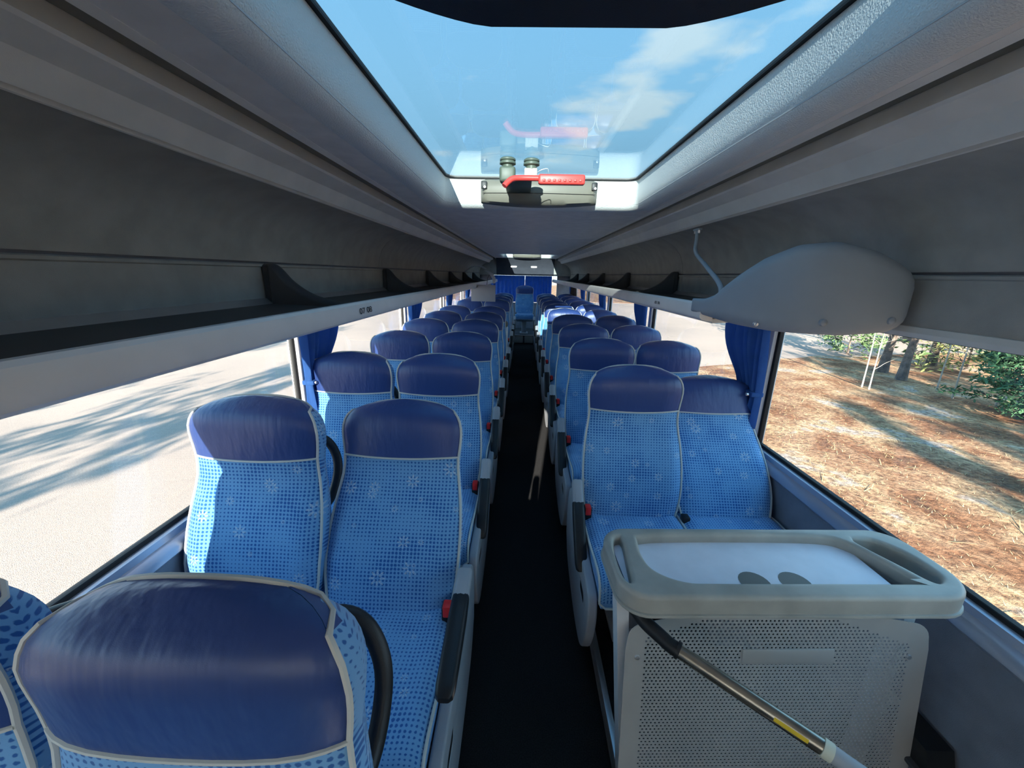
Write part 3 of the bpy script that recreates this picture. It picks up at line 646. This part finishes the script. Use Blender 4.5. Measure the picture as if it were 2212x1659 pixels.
    cp1 = cp.mesh('cushion_piping'); cp1.materials.append(M['piping'])
    # armrest: grey hinge cap, black pad; origin at the hinge
    ar = MB().box((-.024, -.075, -.026), (.024, .045, .026), .014, 3).mesh('armrest_hinge'); ar.materials.append(M['grey'])
    ap = MB(); rr = []
    for y, hw, hh in ((-.05, .021, .018), (-.06, .025, .024), (-.12, .0265, .026), (-.24, .026, .024), (-.31, .025, .020), (-.33, .022, .015), (-.338, .014, .009)):
        rr.append([(hw*math.copysign(abs(math.cos(a))**.55, math.cos(a)), y, .002+hh*math.copysign(abs(math.sin(a))**.55, math.sin(a))) for a in [2*math.pi*k/16 for k in range(16)]])
    ap1 = ap.loft(rr).mesh('armrest_pad'); ap1.materials.append(M['black'])
    bk = MB().box((-.017, -.02, -.045), (.017, .02, .02), .006).mesh('buckle'); bk.materials.append(M['black'])
    bb = MB().box((-.0125, -.0225, -.015), (.0125, .012, .027), .004).mesh('release_button'); bb.materials.append(M['red'])
    gh = MB().tube(bez([(-.02, .05, .53), (.03, .11, .565), (.09, .155, .575), (.14, .17, .55), (.176, .165, .49), (.184, .15, .42), (.178, .11, .35), (.16, .04, .32)], 28), .017, 10).mesh('grab_handle'); gh.materials.append(M['black'])
    bs = MB().box((-.19, -.46, .30), (.19, -.06, .345), .01); bs.box((-.06, -.38, .0), (.06, -.16, .31), .02); bs.box((-.10, -.44, 0), (.10, -.10, .02), .006)
    bs1 = bs.mesh('pedestal'); bs1.materials.append(M['grey'])
    # side panel towards the aisle, drawn in the (y, z) plane
    out = [(.06, .20), (.075, .34), (.05, .45), (-.02, .505), (-.12, .52), (-.20, .525), (-.27, .47), (-.40, .415), (-.56, .40), (-.605, .375), (-.62, .30), (-.60, .20), (-.55, .10), (-.47, .055), (-.30, .05), (-.05, .10)]
    sp_ = [tuple(p)[:2] for p in bez([(*p, 0) for p in out+[out[0]]], 64)][:-1]
    so = plate('side_panel', [sp_, rrect(-.515, .275, -.425, .315, .018, 4)], .010, .008, M['grey'])
    so.rotation_euler = (R(90), 0, R(90)); sm = so.data; sm.transform(Matrix(((0, 0, 1), (1, 0, 0), (0, 1, 0))).to_4x4()); bpy.data.objects.remove(so)
    sl = MB().box((-.006, -.515, .275), (.006, -.425, .315), .004).mesh('recline_slot'); sl.materials.append(M['black'])
    return dict(back=m1, head=m2, pipe=m3, cross=m4, cush=c1, cpipe=cp1, hinge=ar, pad=ap1, buckle=bk, button=bb, handle=gh, base=bs1, side=sm, slot=sl)
SM = seat_meshes()
def seat(x, yt, label, group, aisle=0, recline=0.0, arm=42.0, handle=0, z=.1, far=False):
    """aisle: -1/+1 side that carries armrest and side panel, 0 for none"""
    r_ = empty('coach_seat', (x, yt, z)); tag(r_, label, 'seat', group)
    b = link('backrest', SM['back'], None, r_); b.location = (0, -.155, .42); b.rotation_euler.x = -R(15+recline)
    link('headrest', SM['head'], None, b)['label'] = 'dark blue leather head pad'
    link('piping', SM['pipe'], None, b); link('headrest_piping', SM['cross'], None, b)
    if handle:
        g = link('grab_handle', SM['handle'], None, b)
        if handle < 0: g.scale.x = -1
    c = link('cushion', SM['cush'], None, r_); link('piping', SM['cpipe'], None, c)
    link('pedestal', SM['base'], None, r_)
    k = link('buckle', SM['buckle'], None, r_); k.location = ((aisle or (1 if x < 0 else -1))*.205, -.205, .50 if aisle else .468)
    if aisle: link('release_button', SM['button'], None, k)['label'] = 'red belt release button'
    if aisle:
        a = link('armrest', SM['pad'], None, r_); a.location = (aisle*.258, -.20, .60); a.rotation_euler.x = R(arm)
        link('armrest_hinge', SM['hinge'], None, a)
        p = link('side_panel', SM['side'], None, r_); p.location.x = aisle*.240
        link('recline_slot', SM['slot'], None, p).location.x = aisle*.011
    return r_
ORD = ['front', 'second', 'third', 'fourth', 'fifth', 'sixth', 'seventh', 'eighth', 'ninth', 'tenth', 'eleventh']
LEFT = [.432, 1.23, 2.0, 2.82, 3.62, 4.42, 5.2, 6.7, 7.5, 8.3, 9.1]
RIGHT = [1.80+.80*k for k in range(10)]
XLA, XLW, XRA, XRW = -.42, -.874, .53, .978
recL = {1: (1, 13), 3: (2, 0), 5: (0, 2)}; recR = {0: (0, 21), 1: (0, 5), 2: (1, 3), 4: (0, 4)}
for i, y in enumerate(LEFT):
    rw_, ra_ = recL.get(i, (0, 0)); n_ = ORD[i]
    seat(XLW, y, 'blue seat by the left-hand windows, in the %s row of that side' % n_, 'window seats left of the aisle', 0, rw_, handle=1 if i in (0, 1, 2) else 0, z=.075)
    seat(XLA, y, 'blue aisle seat with armrest left of the aisle, in the %s row of that side' % n_, 'aisle seats left of the aisle', 1, ra_, arm=6 if i == 1 else 44, handle=1 if i == 0 else 0, z=.075)
for i, y in enumerate(RIGHT):
    ra_, rw_ = recR.get(i, (0, 0)); n_ = ORD[i]
    seat(XRA, y, 'blue aisle seat with armrest right of the aisle, in the %s row of that side' % n_, 'aisle seats right of the aisle', -1, ra_, arm=44, z=.085)
    seat(XRW, y, 'blue seat by the right-hand windows, in the %s row of that side' % n_, 'window seats right of the aisle', 0, rw_, handle=-1 if i == 1 else 0, z=.085)
seat(.055, 10.1, 'middle seat of the rear bench, facing straight down the aisle', 'rear bench seats', 0, 0, z=.22)
# step under the rear bench with two cupboard doors
st = struct(MB().box((sx(-1, 1.2), 9.46, 0), (sx(1, 1.2), YR, .219), .01).obj('floor', M['dark']), 'dark raised step under the rear bench')
for x0, x1 in ((-.165, .035), (.075, .275)): MB().box((x0, 9.448, .03), (x1, 9.462, .20), .006).obj('cupboard_door', M['beige'], st)
MB().box((-.20, 9.44, .205), (.31, 9.47, .222), .004).obj('step_edge', M['alu'], st)

# ================================================================== curtains
def curtain(x, y0, y1, zt, zb, label, s, tie=1.08, mt='curtain', axis='y', wt=.45, folds=7, group='tied-back window curtains', seed=0):
    rg = random.Random(seed); c = empty('curtain', (x, y0, zb) if axis == 'y' else (y0, x, zb)); tag(c, label, 'curtain', group)
    o = Vector(c.location); nz, ny = 22, folds*8; rows = []; ph = rg.random()*6
    for i in range(nz+1):
        z = zt+(zb-zt)*i/nz
        k = 1-(1-wt)*math.exp(-((z-tie)/.16)**2) if tie else 1.0
        k *= (1-.12*(1 if tie and z < tie else 0))
        row = []
        for j in range(ny+1):
            t = j/ny; y = y0+(y1-y0)*(t*k)
            a = .020*(.65+.35*k)*math.sin(t*folds*2*math.pi+ph+.6*math.sin(z*5+t*9))+.006*math.sin(t*23+z*7)
            w_ = x-s*(.022+.0)+a*1.0
            row.append(Vector((w_, y, z)) if axis == 'y' else Vector((y, w_, z)))
        rows.append(row)
    back = [[p+Vector((.0025, 0, 0) if axis == 'y' else (0, .0025, 0)) for p in r_] for r_ in rows]
    rings = [[p-o for p in r_]+[p-o for p in reversed(b_)] for r_, b_ in zip(rows, back)]
    MB().loft(rings).obj('cloth', M[mt], c, ang=70)
    if tie:
        yy = y0+(y1-y0)*wt
        MB().box(Vector((x-.052 if s > 0 else x-.008, y0+.002, tie-.012))-o, Vector((x+.008 if s > 0 else x+.052, yy+.004, tie+.012))-o, .006).obj('tie_band', M['curtain'], c)
        MB().lathe([(0, -.012), (.008, -.010), (.008, 0)], Vector((x-s*.06, y0+.02, tie))-o, 8, 'X').obj('hook', M['alu'], c)
    return c
PN = ['nearest', 'second', 'third', 'fourth', 'fifth']
for i, y in enumerate(PIL):
    curtain(sx(-1, 1.145), y-.115, y+.31, 1.45, .80, 'blue curtain tied back at the %s left-hand window pillar' % PN[i], -1, tie=1.07, seed=i)
    curtain(sx(1, 1.145), y-.115, y+.31, 1.45, .80, 'blue curtain tied back at the %s right-hand window pillar' % PN[i], 1, tie=1.07, seed=i+9)
curtain(10.70, -.84, .05, 1.597, .92, 'left half of the drawn blue rear window curtain', 1, tie=0, axis='x', folds=9, group='rear window curtains', seed=31)
curtain(10.70, .058, .76, 1.597, .92, 'right half of the drawn blue rear window curtain', 1, tie=0, axis='x', folds=9, group='rear window curtains', seed=32)
curtain(sx(1, 1.12), 8.7, 9.6, 1.45, .85, 'dark brown curtain drawn over the rearmost right-hand window', 1, tie=0, mt='brown', folds=10, group='brown curtain', seed=40)

# ================================================================== service counter with tray, perforated panel
TX, TY, TZ, TR = .70, .93, .845, R(2.6)
sc = empty('service_counter', (TX, TY, .1), TR); tag(sc, 'grey service counter with moulded tray top and perforated metal front', 'counter')
def loc(x, y, z): return Vector((x, y, z-.1))       # counter coordinates: x across, y to the rear, from the root
outl = rrect(-.440, -.126, .474, .150, [.085, .075, .075, .10], 8)
inner = [tuple(p)[:2] for p in bez([(-.335, .105, 0), (-.345, .03, 0), (-.33, -.030, 0), (-.27, -.068, 0), (-.18, -.074, 0), (.10, -.074, 0), (.345, -.074, 0), (.350, -.066, 0), (.318, .02, 0), (.285, .085, 0), (.22, .112, 0), (0, .118, 0), (-.25, .115, 0), (-.335, .105, 0)], 78)][:-1]
slotR = [tuple(p)[:2] for p in bez([(.325, .105, 0), (.380, .095, 0), (.420, .04, 0), (.428, -.035, 0), (.412, -.066, 0), (.384, -.068, 0), (.358, -.01, 0), (.320, .08, 0), (.325, .105, 0)], 48)][:-1]
slotL = [(-.372-.0+(-1)*0+(x-.372)*-.35-.03, y) for x, y in slotR]
rim = plate('tray_rim', [outl, inner, slotR, slotL], .017, .013, M['trayrim'], sc, 5); rim.location = (0, 0, TZ-.1)
lip = MB()
lip.loft([[(x*(1+e_/.44), (y-.012)*(1+e_/.14)+.012, z) for x, y in outl] for e_, z in ((-.004, -.012), (.0035, -.010), (.0045, -.006), (.0035, -.002), (-.004, 0))], cap=False)
lp = lip.obj('rim_seam', M['trayrim'], sc); lp.location = (0, 0, TZ-.1-.020)
cups = [(-.065, -.045), (.045, -.045)]
circ = [[(cx_+.038*math.cos(2*math.pi*k/24), cy_+.038*math.sin(2*math.pi*k/24)) for k in range(24)] for cx_, cy_ in cups]
base = plate('tray_plate', [rrect(-.41, -.105, .30, .128, .03, 4)]+circ, .004, 0, M['tray'], sc); base.location = (0, 0, TZ-.1-.004)
for cx_, cy_ in cups: MB().lathe([(.040, .0045), (.0375, .004), (.036, -.012), (.034, -.05), (.030, -.055), (0, -.055)], (cx_, cy_, TZ-.1-.004), 24).obj('cup_recess', M['cup'], sc)
for x, lean_ in ((-.418, .075), (.385, 0)):
    MB().loft([[loc(x-.016+k_, -.05, z_), loc(x+.016+k_, -.05, z_), loc(x+.016+k_, -.005, z_), loc(x-.016+k_, -.005, z_)] for k_, z_ in ((lean_, .09), (0, TZ-.02))]).obj('post', M['white'], sc, smooth=False)
# perforated panel: own plane, tilted so that its foot stands nearer
PW0, PW1, PH0, PH1 = -.405, .425, -.42, .165     # in the panel plane; the top arches
def panel_outline():
    o_ = []
    for k in range(7): a = R(180+90*k/6); o_.append((PW0+.06+.06*math.cos(a), PH0+.06+.06*math.sin(a)))
    for k in range(7): a = R(270+90*k/6); o_.append((PW1-.06+.06*math.cos(a), PH0+.06+.06*math.sin(a)))
    o_ += [(PW1, .02), (PW1-.004, .05)]
    for k in range(6): a = R(8+70*k/5); o_.append((PW1-.055+.05*math.cos(a), .055+.045*math.sin(a)))
    o_ += [tuple(p)[:2] for p in bez([(.28, .118, 0), (.17, .142, 0), (.06, PH1, 0), (-.10, PH1, 0), (-.20, .145, 0), (-.28, .118, 0)], 20)]
    for k in range(6): a = R(102+70*k/5); o_.append((PW0+.055+.05*math.cos(a), .055+.045*math.sin(a)))
    o_ += [(PW0+.004, .05), (PW0, .02)]
    return o_
def perforated():
    o_ = panel_outline(); vs = [Vector(p) for p in o_]; ring = list(range(len(o_))); fcs = [ring]; edges = []
    pitch = .0114; rad = .0034; row = 0; y = PH0+.05
    while y < .150:
        top = y
        x = PW0+.055+(pitch/2 if row % 2 else 0)
        while x < PW1-.055:
            ok = True
            lim = .128 if abs(x+.02) < .12 else .128-(abs(x+.02)-.12)*.34
            if y > min(lim, .088 if abs(x) > .27 else 9): ok = False
            if -.09 < x+.0 < .165 and -.022 < y < .026: ok = False
            if ok:
                i0 = len(vs)
                for k in range(6): a = 2*math.pi*k/6; vs.append(Vector((x+rad*math.cos(a), y+rad*math.sin(a))))
                fcs.append(list(range(i0, i0+6)))
            x += pitch
        y += pitch*.87; row += 1
    V, E_, F, ov, oe, of = delaunay_2d_cdt(vs, [], fcs, 1, 1e-6)
    keep = [f for f, src in zip(F, of) if src == [0] or (len(src) == 1 and src[0] == 0)]
    b = bmesh.new(); bv = [b.verts.new((p.x, 0, p.y)) for p in V]
    for f in keep:
        try: b.faces.new([bv[i] for i in f])
        except ValueError: pass
    bmesh.ops.delete(b, geom=[v for v in b.verts if not v.link_faces], context='VERTS')
    r_ = bmesh.ops.extrude_face_region(b, geom=list(b.faces)); bmesh.ops.translate(b, verts=[g for g in r_['geom'] if isinstance(g, bmesh.types.BMVert)], vec=(0, .002, 0))
    bmesh.ops.recalc_face_normals(b, faces=b.faces)
    me = bpy.data.meshes.new('perforated_panel'); b.to_mesh(me); b.free(); return me
pp = link('perforated_panel', perforated(), M['perf'], sc); pp.location = loc(0.0, -.085, .64); pp.rotation_euler.x = -R(8)
MB().box((-.088, -.004, -.020), (.163, .001, .024), .003).obj('label_plate', M['perf'], pp)
for x, z in ((-.372, .0), (.372, .0), (-.372, -.36), (.372, -.36)):
    MB().lathe([(0, -.005), (.006, -.004), (.0075, 0), (.0075, .001)], (x, 0, z), 10, 'Y').obj('rivet', M['alu'], pp)

# handrail that runs down past the counter
hr = empty('handrail', (.30, .80, .8)); tag(hr, 'bent steel handrail with black grip sloping down in front of the counter', 'handrail'); ho = Vector(hr.location)
A_ = Vector((.292, .845, .815)); B_ = at_y(1395, 1345, .80); C_ = at_y(1447, 1393, .755); D_ = at_y(1775, 1612, .585); E2 = at_y(1830, 1652, .56); F_ = at_y(1985, 1760, .50)
MB().tube([p-ho for p in bez([A_, A_*.4+B_*.6, B_, C_*.65+B_*.35, C_, C_*.93+D_*.07], 30)], .0175, 14).obj('grip', M['black'], hr)
MB().tube([C_*.95+D_*.05-ho, C_*.93+D_*.07-ho, C_*.925+D_*.075-ho], .0205, 14).obj('collar', M['black'], hr)
MB().tube([C_*.93+D_*.07-ho, D_-ho], .0165, 16).obj('tube', M['steel'], hr)
MB().tube([D_*1.0-ho, D_*.6+E2*.4-ho], .0185, 16).obj('coupling', M['ivory'], hr)
MB().tube([D_*.6+E2*.4-ho, E2-ho, F_-ho], .0170, 16).obj('tube', M['grey'], hr)
q0, q1 = C_*.28+D_*.72, C_*.08+D_*.92; ax = (D_-C_).normalized(); view = ((q0+q1)/2-CAM).normalized(); sidev = ax.cross(view).normalized(); toc = sidev.cross(ax).normalized()
if toc.dot(view) > 0: toc = -toc
rings = [[p-ho+(toc*math.cos(R(a))+sidev*math.sin(R(a)))*r_ for a in (-42, -28, -14)]+[p-ho+(toc*math.cos(R(a))+sidev*math.sin(R(a)))*(r_+.0006) for a in (-14, -28, -42)] for p, r_ in ((q0, .0165), (q1, .0165))]
MB().loft(rings).obj('yellow_sticker', M['yellow'], hr)
# little black holder low on the right-hand wall
wb = empty('wall_holder', (1.19, .84, .36)); tag(wb, 'small black plastic holder low on the right-hand side wall', 'holder')
MB().loft([[(-.004-d, y, z) for y, z in ((-.07, -.035), (.055, -.035), (.075, .035), (-.045, .035))] for d in (-.02, .055)]).obj('holder_body', M['black'], wb, smooth=False)
MB().box((-.075, -.115, -.045), (.0, .0, -.03), .005).obj('holder_foot', M['dark'], wb)
MB().box((-.05, .065, -.01), (.01, .16, .02), .006).obj('holder_strap', M['lgrey'], wb)

# ================================================================== far details by the middle door
mf = empty('hanging_screen', (-.565, 5.8, 1.44)); tag(mf, 'grey flat screen panel hanging below the left-hand rack', 'screen')
MB().box((-.175, -.012, -.205), (.175, .012, .03), .006).obj('screen_panel', M['grey'], mf)
MB().box((-.155, -.022, -.01), (-.085, -.012, .012), .004).obj('latch', M['black'], mf)
for k, pts in enumerate(([(.155, 0, .05), (.15, -.03, .12), (.10, -.05, .19), (.03, -.06, .225)], [(.03, .10, .245), (-.06, .06, .285), (-.16, .0, .27), (-.26, -.05, .20)])):
    P_ = bez(pts, 18); rr = []
    for i, p in enumerate(P_):
        t = i/len(P_); w_ = .012+.014*math.sin(math.pi*min(1, t*.9+.1)); rr.append([(p.x-w_, p.y-.004, p.z), (p.x+w_, p.y-.004, p.z+w_*.3), (p.x+w_, p.y+.004, p.z+w_*.3), (p.x-w_, p.y+.004, p.z)])
    MB().loft(rr).obj('curved_strap', M['lgrey'], mf)
MB().tube([(.05, 0, .03), (.06, -.02, .12), (.11, -.05, .20)], .004, 6).obj('stay', M['dark'], mf)
pt_ = empty('stairwell_partition', (-.50, 5.97, .075)); tag(pt_, 'pale partition with black struts beside the middle door stairwell', 'partition')
MB().box((-.36, -.012, .0), (.27, .012, .72), .008).obj('partition_board', M['pinkwhite'], pt_)
MB().box((.27, -.02, 0), (.295, .02, .78), .005).obj('edge_post', M['white'], pt_)
MB().tube([(-.05, -.03, .40), (.10, -.035, .55), (.24, -.03, .66)], .013, 8).obj('strut', M['black'], pt_)
MB().tube([(-.02, -.03, .34), (.10, -.035, .24), (.22, -.03, .14)], .013, 8).obj('strut', M['black'], pt_)
MB().box((-.30, -.03, .74), (.20, .02, .86), .01).obj('wooden_cap', M['wood'], pt_)
MB().lathe([(0, -.02), (.05, -.015), (.06, 0), (.05, .015), (0, .02)], (.235, 0, .82), 16, 'Y').obj('grip_disc', M['olive'], pt_)

# ================================================================== outdoors
ZGR = -1.25
gm = MB(); gm.box((-220, -160, ZGR-.3), (220, 260, ZGR)); struct(gm.obj('ground', M['asphalt'], smooth=False), 'sunlit pale asphalt of the car park')
def patch(name, pts, z, mt, label):
    """irregular raised patch of ground"""
    rg = random.Random(len(pts)); out = []
    P_ = [Vector((*p, 0)) for p in pts]
    for a, b in zip(P_, P_[1:]+P_[:1]):
        n = max(2, int((b-a).length/1.1))
        for k in range(n):
            q = a.lerp(b, k/n); out.append((q.x+rg.uniform(-.22, .22), q.y+rg.uniform(-.22, .22)))
    o = plate(name, [out], .02, 0, mt); o.location.z = z; return struct(o, label)
patch('ground', [(2.75, -30), (2.75, 9.0), (5.2, 12.6), (9.0, 14.5), (13, 15.8), (17.5, 17.0), (24, 16), (60, 18), (60, -30)], ZGR+.005, M['litter'], 'dry forest floor of needles, grass and sand right of the coach')
patch('ground', [(-90, 44), (-40, 41), (-15, 43), (4, 46), (40, 44), (80, 50), (80, 120), (-90, 120)], ZGR+.005, M['litter'], 'dry bank beyond the car park')

def tree(name, base, hgt, seed, label, group, lean=(0, 0), r0=.14, bare=.45, crown=2.4, leaf='needles', bark='bark', nbr=16, nleaf=1500, lsize=.16, twigs=2, cat='tree'):
    rg = random.Random(seed); t_ = empty(name, base); tag(t_, label, cat, group)
    tr = MB(); path = []; n = 9; wob = [Vector((rg.uniform(-.06, .06), rg.uniform(-.06, .06), 0))*hgt*.12 for _ in range(n+1)]
    for k in range(n+1):
        f = k/n; path.append(Vector((lean[0]*f*f*hgt, lean[1]*f*f*hgt, f*hgt-.05))+wob[k]*f)
    rad = [r0*(1-.86*(k/n)**1.15)+(.35*r0 if k == 0 else 0) for k in range(n+1)]
    tr.tube(path, rad, 8)
    def along(f): i = min(n-1, int(f*n)); return path[i].lerp(path[i+1], f*n-i), r0*(1-.86*f)
    br = MB(); tips = []
    for b in range(nbr):
        f = bare+(1-bare)*(b+rg.random())/nbr*.97; p, rr = along(f); a = rg.uniform(0, 2*math.pi)
        ln = crown*(1.12-((f-bare)/(1-bare))*.75)*rg.uniform(.6, 1.05); d = Vector((math.cos(a), math.sin(a), rg.uniform(-.05, .55))).normalized()
        pts = [p]; 
        for k in range(1, 5): d = (d+Vector((rg.uniform(-.25, .25), rg.uniform(-.25, .25), rg.uniform(-.12, .22)))).normalized(); pts.append(pts[-1]+d*ln/4)
        br.tube(pts, [rr*.42*(1-.2*k) for k in range(5)], 5)
        for k in (2, 3, 4):
            for _ in range(twigs):
                dd = (d+Vector((rg.uniform(-.9, .9), rg.uniform(-.9, .9), rg.uniform(-.4, .7)))).normalized(); e_ = pts[k]+dd*ln*rg.uniform(.18, .38)
                br.tube([pts[k], (pts[k]+e_)/2+Vector((0, 0, rg.uniform(-.05, .05))), e_], [rr*.14, rr*.10, rr*.05], 4); tips += [e_, (pts[k]+e_)/2, pts[k]]
    tr.obj('trunk', M[bark], t_); br.obj('branches', M[bark], t_)
    lf = MB(); vs, fs = [], []
    if tips and nleaf:
        for i in range(nleaf):
            c = rg.choice(tips)+Vector((rg.gauss(0, 1), rg.gauss(0, 1), rg.gauss(0, .7)))*crown*.085
            u_ = Vector((rg.uniform(-1, 1), rg.uniform(-1, 1), rg.uniform(-.6, .6))).normalized(); w_ = u_.cross(Vector((rg.uniform(-1, 1), rg.uniform(-1, 1), rg.uniform(-1, 1)))).normalized()
            s_ = lsize*rg.uniform(.5, 1.2); o = len(vs); vs += [c-u_*s_, c+w_*s_*.28, c+u_*s_, c-w_*s_*.28]; fs.append((o, o+1, o+2, o+3))
        lo = lf.add(vs, fs).obj('foliage', M[leaf], t_, smooth=False); lo['kind'] = 'stuff'
    return t_
def gp_(u, v): p = at_z(u, v, ZGR); return (p.x, p.y, ZGR+.02)
# trees seen through the front right-hand window
tree('pine_tree', gp_(1905, 805), 6.5, 3, 'leaning grey pine trunk seen past the rounded end cap', 'trees outside the right-hand window', (.16, -.02), .12, .16, 2.0, nbr=14, nleaf=900, lsize=.13)
tree('pine_tree', gp_(1945, 822), 6.0, 5, 'dark crooked pine beside the leaning grey trunk', 'trees outside the right-hand window', (.30, .05), .11, .12, 2.2, nbr=16, nleaf=1100, lsize=.13)
tree('pine_tree', gp_(2010, 790), 7.0, 8, 'upright pine in the middle of the right-hand window', 'trees outside the right-hand window', (-.02, .05), .12, .15, 2.3, nbr=16, nleaf=1300, lsize=.14, leaf='yellowleaf')
tree('pine_tree', gp_(2195, 785), 8.0, 11, 'thick dark pine trunk at the right edge of the picture', 'trees outside the right-hand window', (.02, .0), .19, .14, 2.6, nbr=16, nleaf=1300, lsize=.14)
for i, (u, v) in enumerate(((2090, 745), (2150, 735), (1960, 738), (2050, 728), (2205, 722))):
    tree('pine_tree', gp_(u, v), 7.5, 40+i, 'yellow-green tree far back in the wood, %s' % ('left of the upright pine', 'right of the upright pine', 'behind the leaning trunks', 'deepest in the wood', 'at the right edge')[i], 'trees far back in the wood', (.03*(i-2), .0), .18, .08, 3.0, nbr=22, nleaf=2000, lsize=.2, leaf='yellowleaf')
for i, (u, v, h) in enumerate(((1861, 838, 3.0), (1876, 843, 2.2), (2022, 845, 3.2), (2056, 862, 3.4), (2150, 880, 2.6))):
    tree('sapling', gp_(u, v), h, 60+i, 'thin bare pale sapling, %s from the curtain' % ('nearest', 'second', 'third', 'fourth', 'farthest')[i], 'bare pale saplings', (.03*(i % 3-1), 0), .019, .25, .7, bark='palebark', nbr=7, nleaf=0, twigs=1, cat='sapling')
tree('juniper_bush', gp_(2200, 905), 1.9, 77, 'dense green juniper bush at the right edge of the picture', 'bushes', (0, 0), .05, .03, 1.1, leaf='juniper', nbr=34, nleaf=5200, lsize=.08, cat='bush')
tree('juniper_bush', gp_(2085, 800), 1.5, 78, 'low yellow-green bush between the pines', 'bushes', (0, 0), .04, .03, 1.5, leaf='yellowleaf', nbr=26, nleaf=1800, lsize=.1, cat='bush')
tree('juniper_bush', gp_(1830, 765), 1.1, 79, 'low green bush at the edge of the road', 'bushes', (0, 0), .04, .03, 1.6, leaf='needles', nbr=22, nleaf=1500, lsize=.1, cat='bush')
# trees in front of the coach whose shadows fall across the car park and the wood
for i, (x, y, h, c) in enumerate(((-10.9, -17, 8.0, 1.9), (-14.0, -14, 8.5, 2.2), (-9.6, -20.5, 8.2, 1.6), (-17.6, -15, 9.5, 2.5))):
    tree('pine_tree', (x, y, ZGR), h, 90+i, 'tall pine casting its shadow on the car park left of the coach', 'pines ahead on the left', (.02, .03), .15, .35, c, nbr=20, nleaf=1300, lsize=.17)
for i, (x, y, h, c) in enumerate(((4.4, -19, 7.5, 1.5), (6.8, -16, 8, 2.0), (8.6, -22, 9, 2.2), (11.0, -12, 8, 2.4), (5.4, -27, 10, 2.0), (12.5, -24, 9, 2.4), (9.5, -8, 6.5, 1.5))):
    tree('pine_tree', (x, y, ZGR), h, 120+i, 'tall pine casting dappled shade on the forest floor right of the coach', 'pines ahead on the right', (.02, .03), .16, .28, c, nbr=24, nleaf=1700, lsize=.18)
# dry grass and twigs on the forest floor
rg = random.Random(4); vs, fs = [], []
for i in range(9000):
    y = rg.uniform(1.5, 14); x = rg.uniform(3.0, 15)
    if rg.random() > 1.35-.075*math.hypot(x, y): continue
    c = Vector((x, y, ZGR+.02)); a = rg.uniform(0, 6.28); h = rg.uniform(.015, .06); w_ = .004
    if rg.random() < .12:
        h = .02; d = Vector((math.cos(a), math.sin(a), .08))*rg.uniform(.1, .4); sd_ = Vector((-math.sin(a), math.cos(a), 0))*.008
        o = len(vs); vs += [c-sd_, c+sd_, c+d+sd_*.6, c+d-sd_*.6]; fs.append((o, o+1, o+2, o+3)); continue
    for k in range(3):
        a += 2.1; b = Vector((math.cos(a), math.sin(a), 0)); o = len(vs); vs += [c-b.cross(Vector((0, 0, 1)))*w_, c+b.cross(Vector((0, 0, 1)))*w_, c+b*h*1.1+Vector((0, 0, h*.8))]; fs.append((o, o+1, o+2))
tag(MB().add(vs, fs).obj('dry_grass', M['drygrass'], smooth=False), 'dry grass blades and twigs on the forest floor', 'grass', kind='stuff')
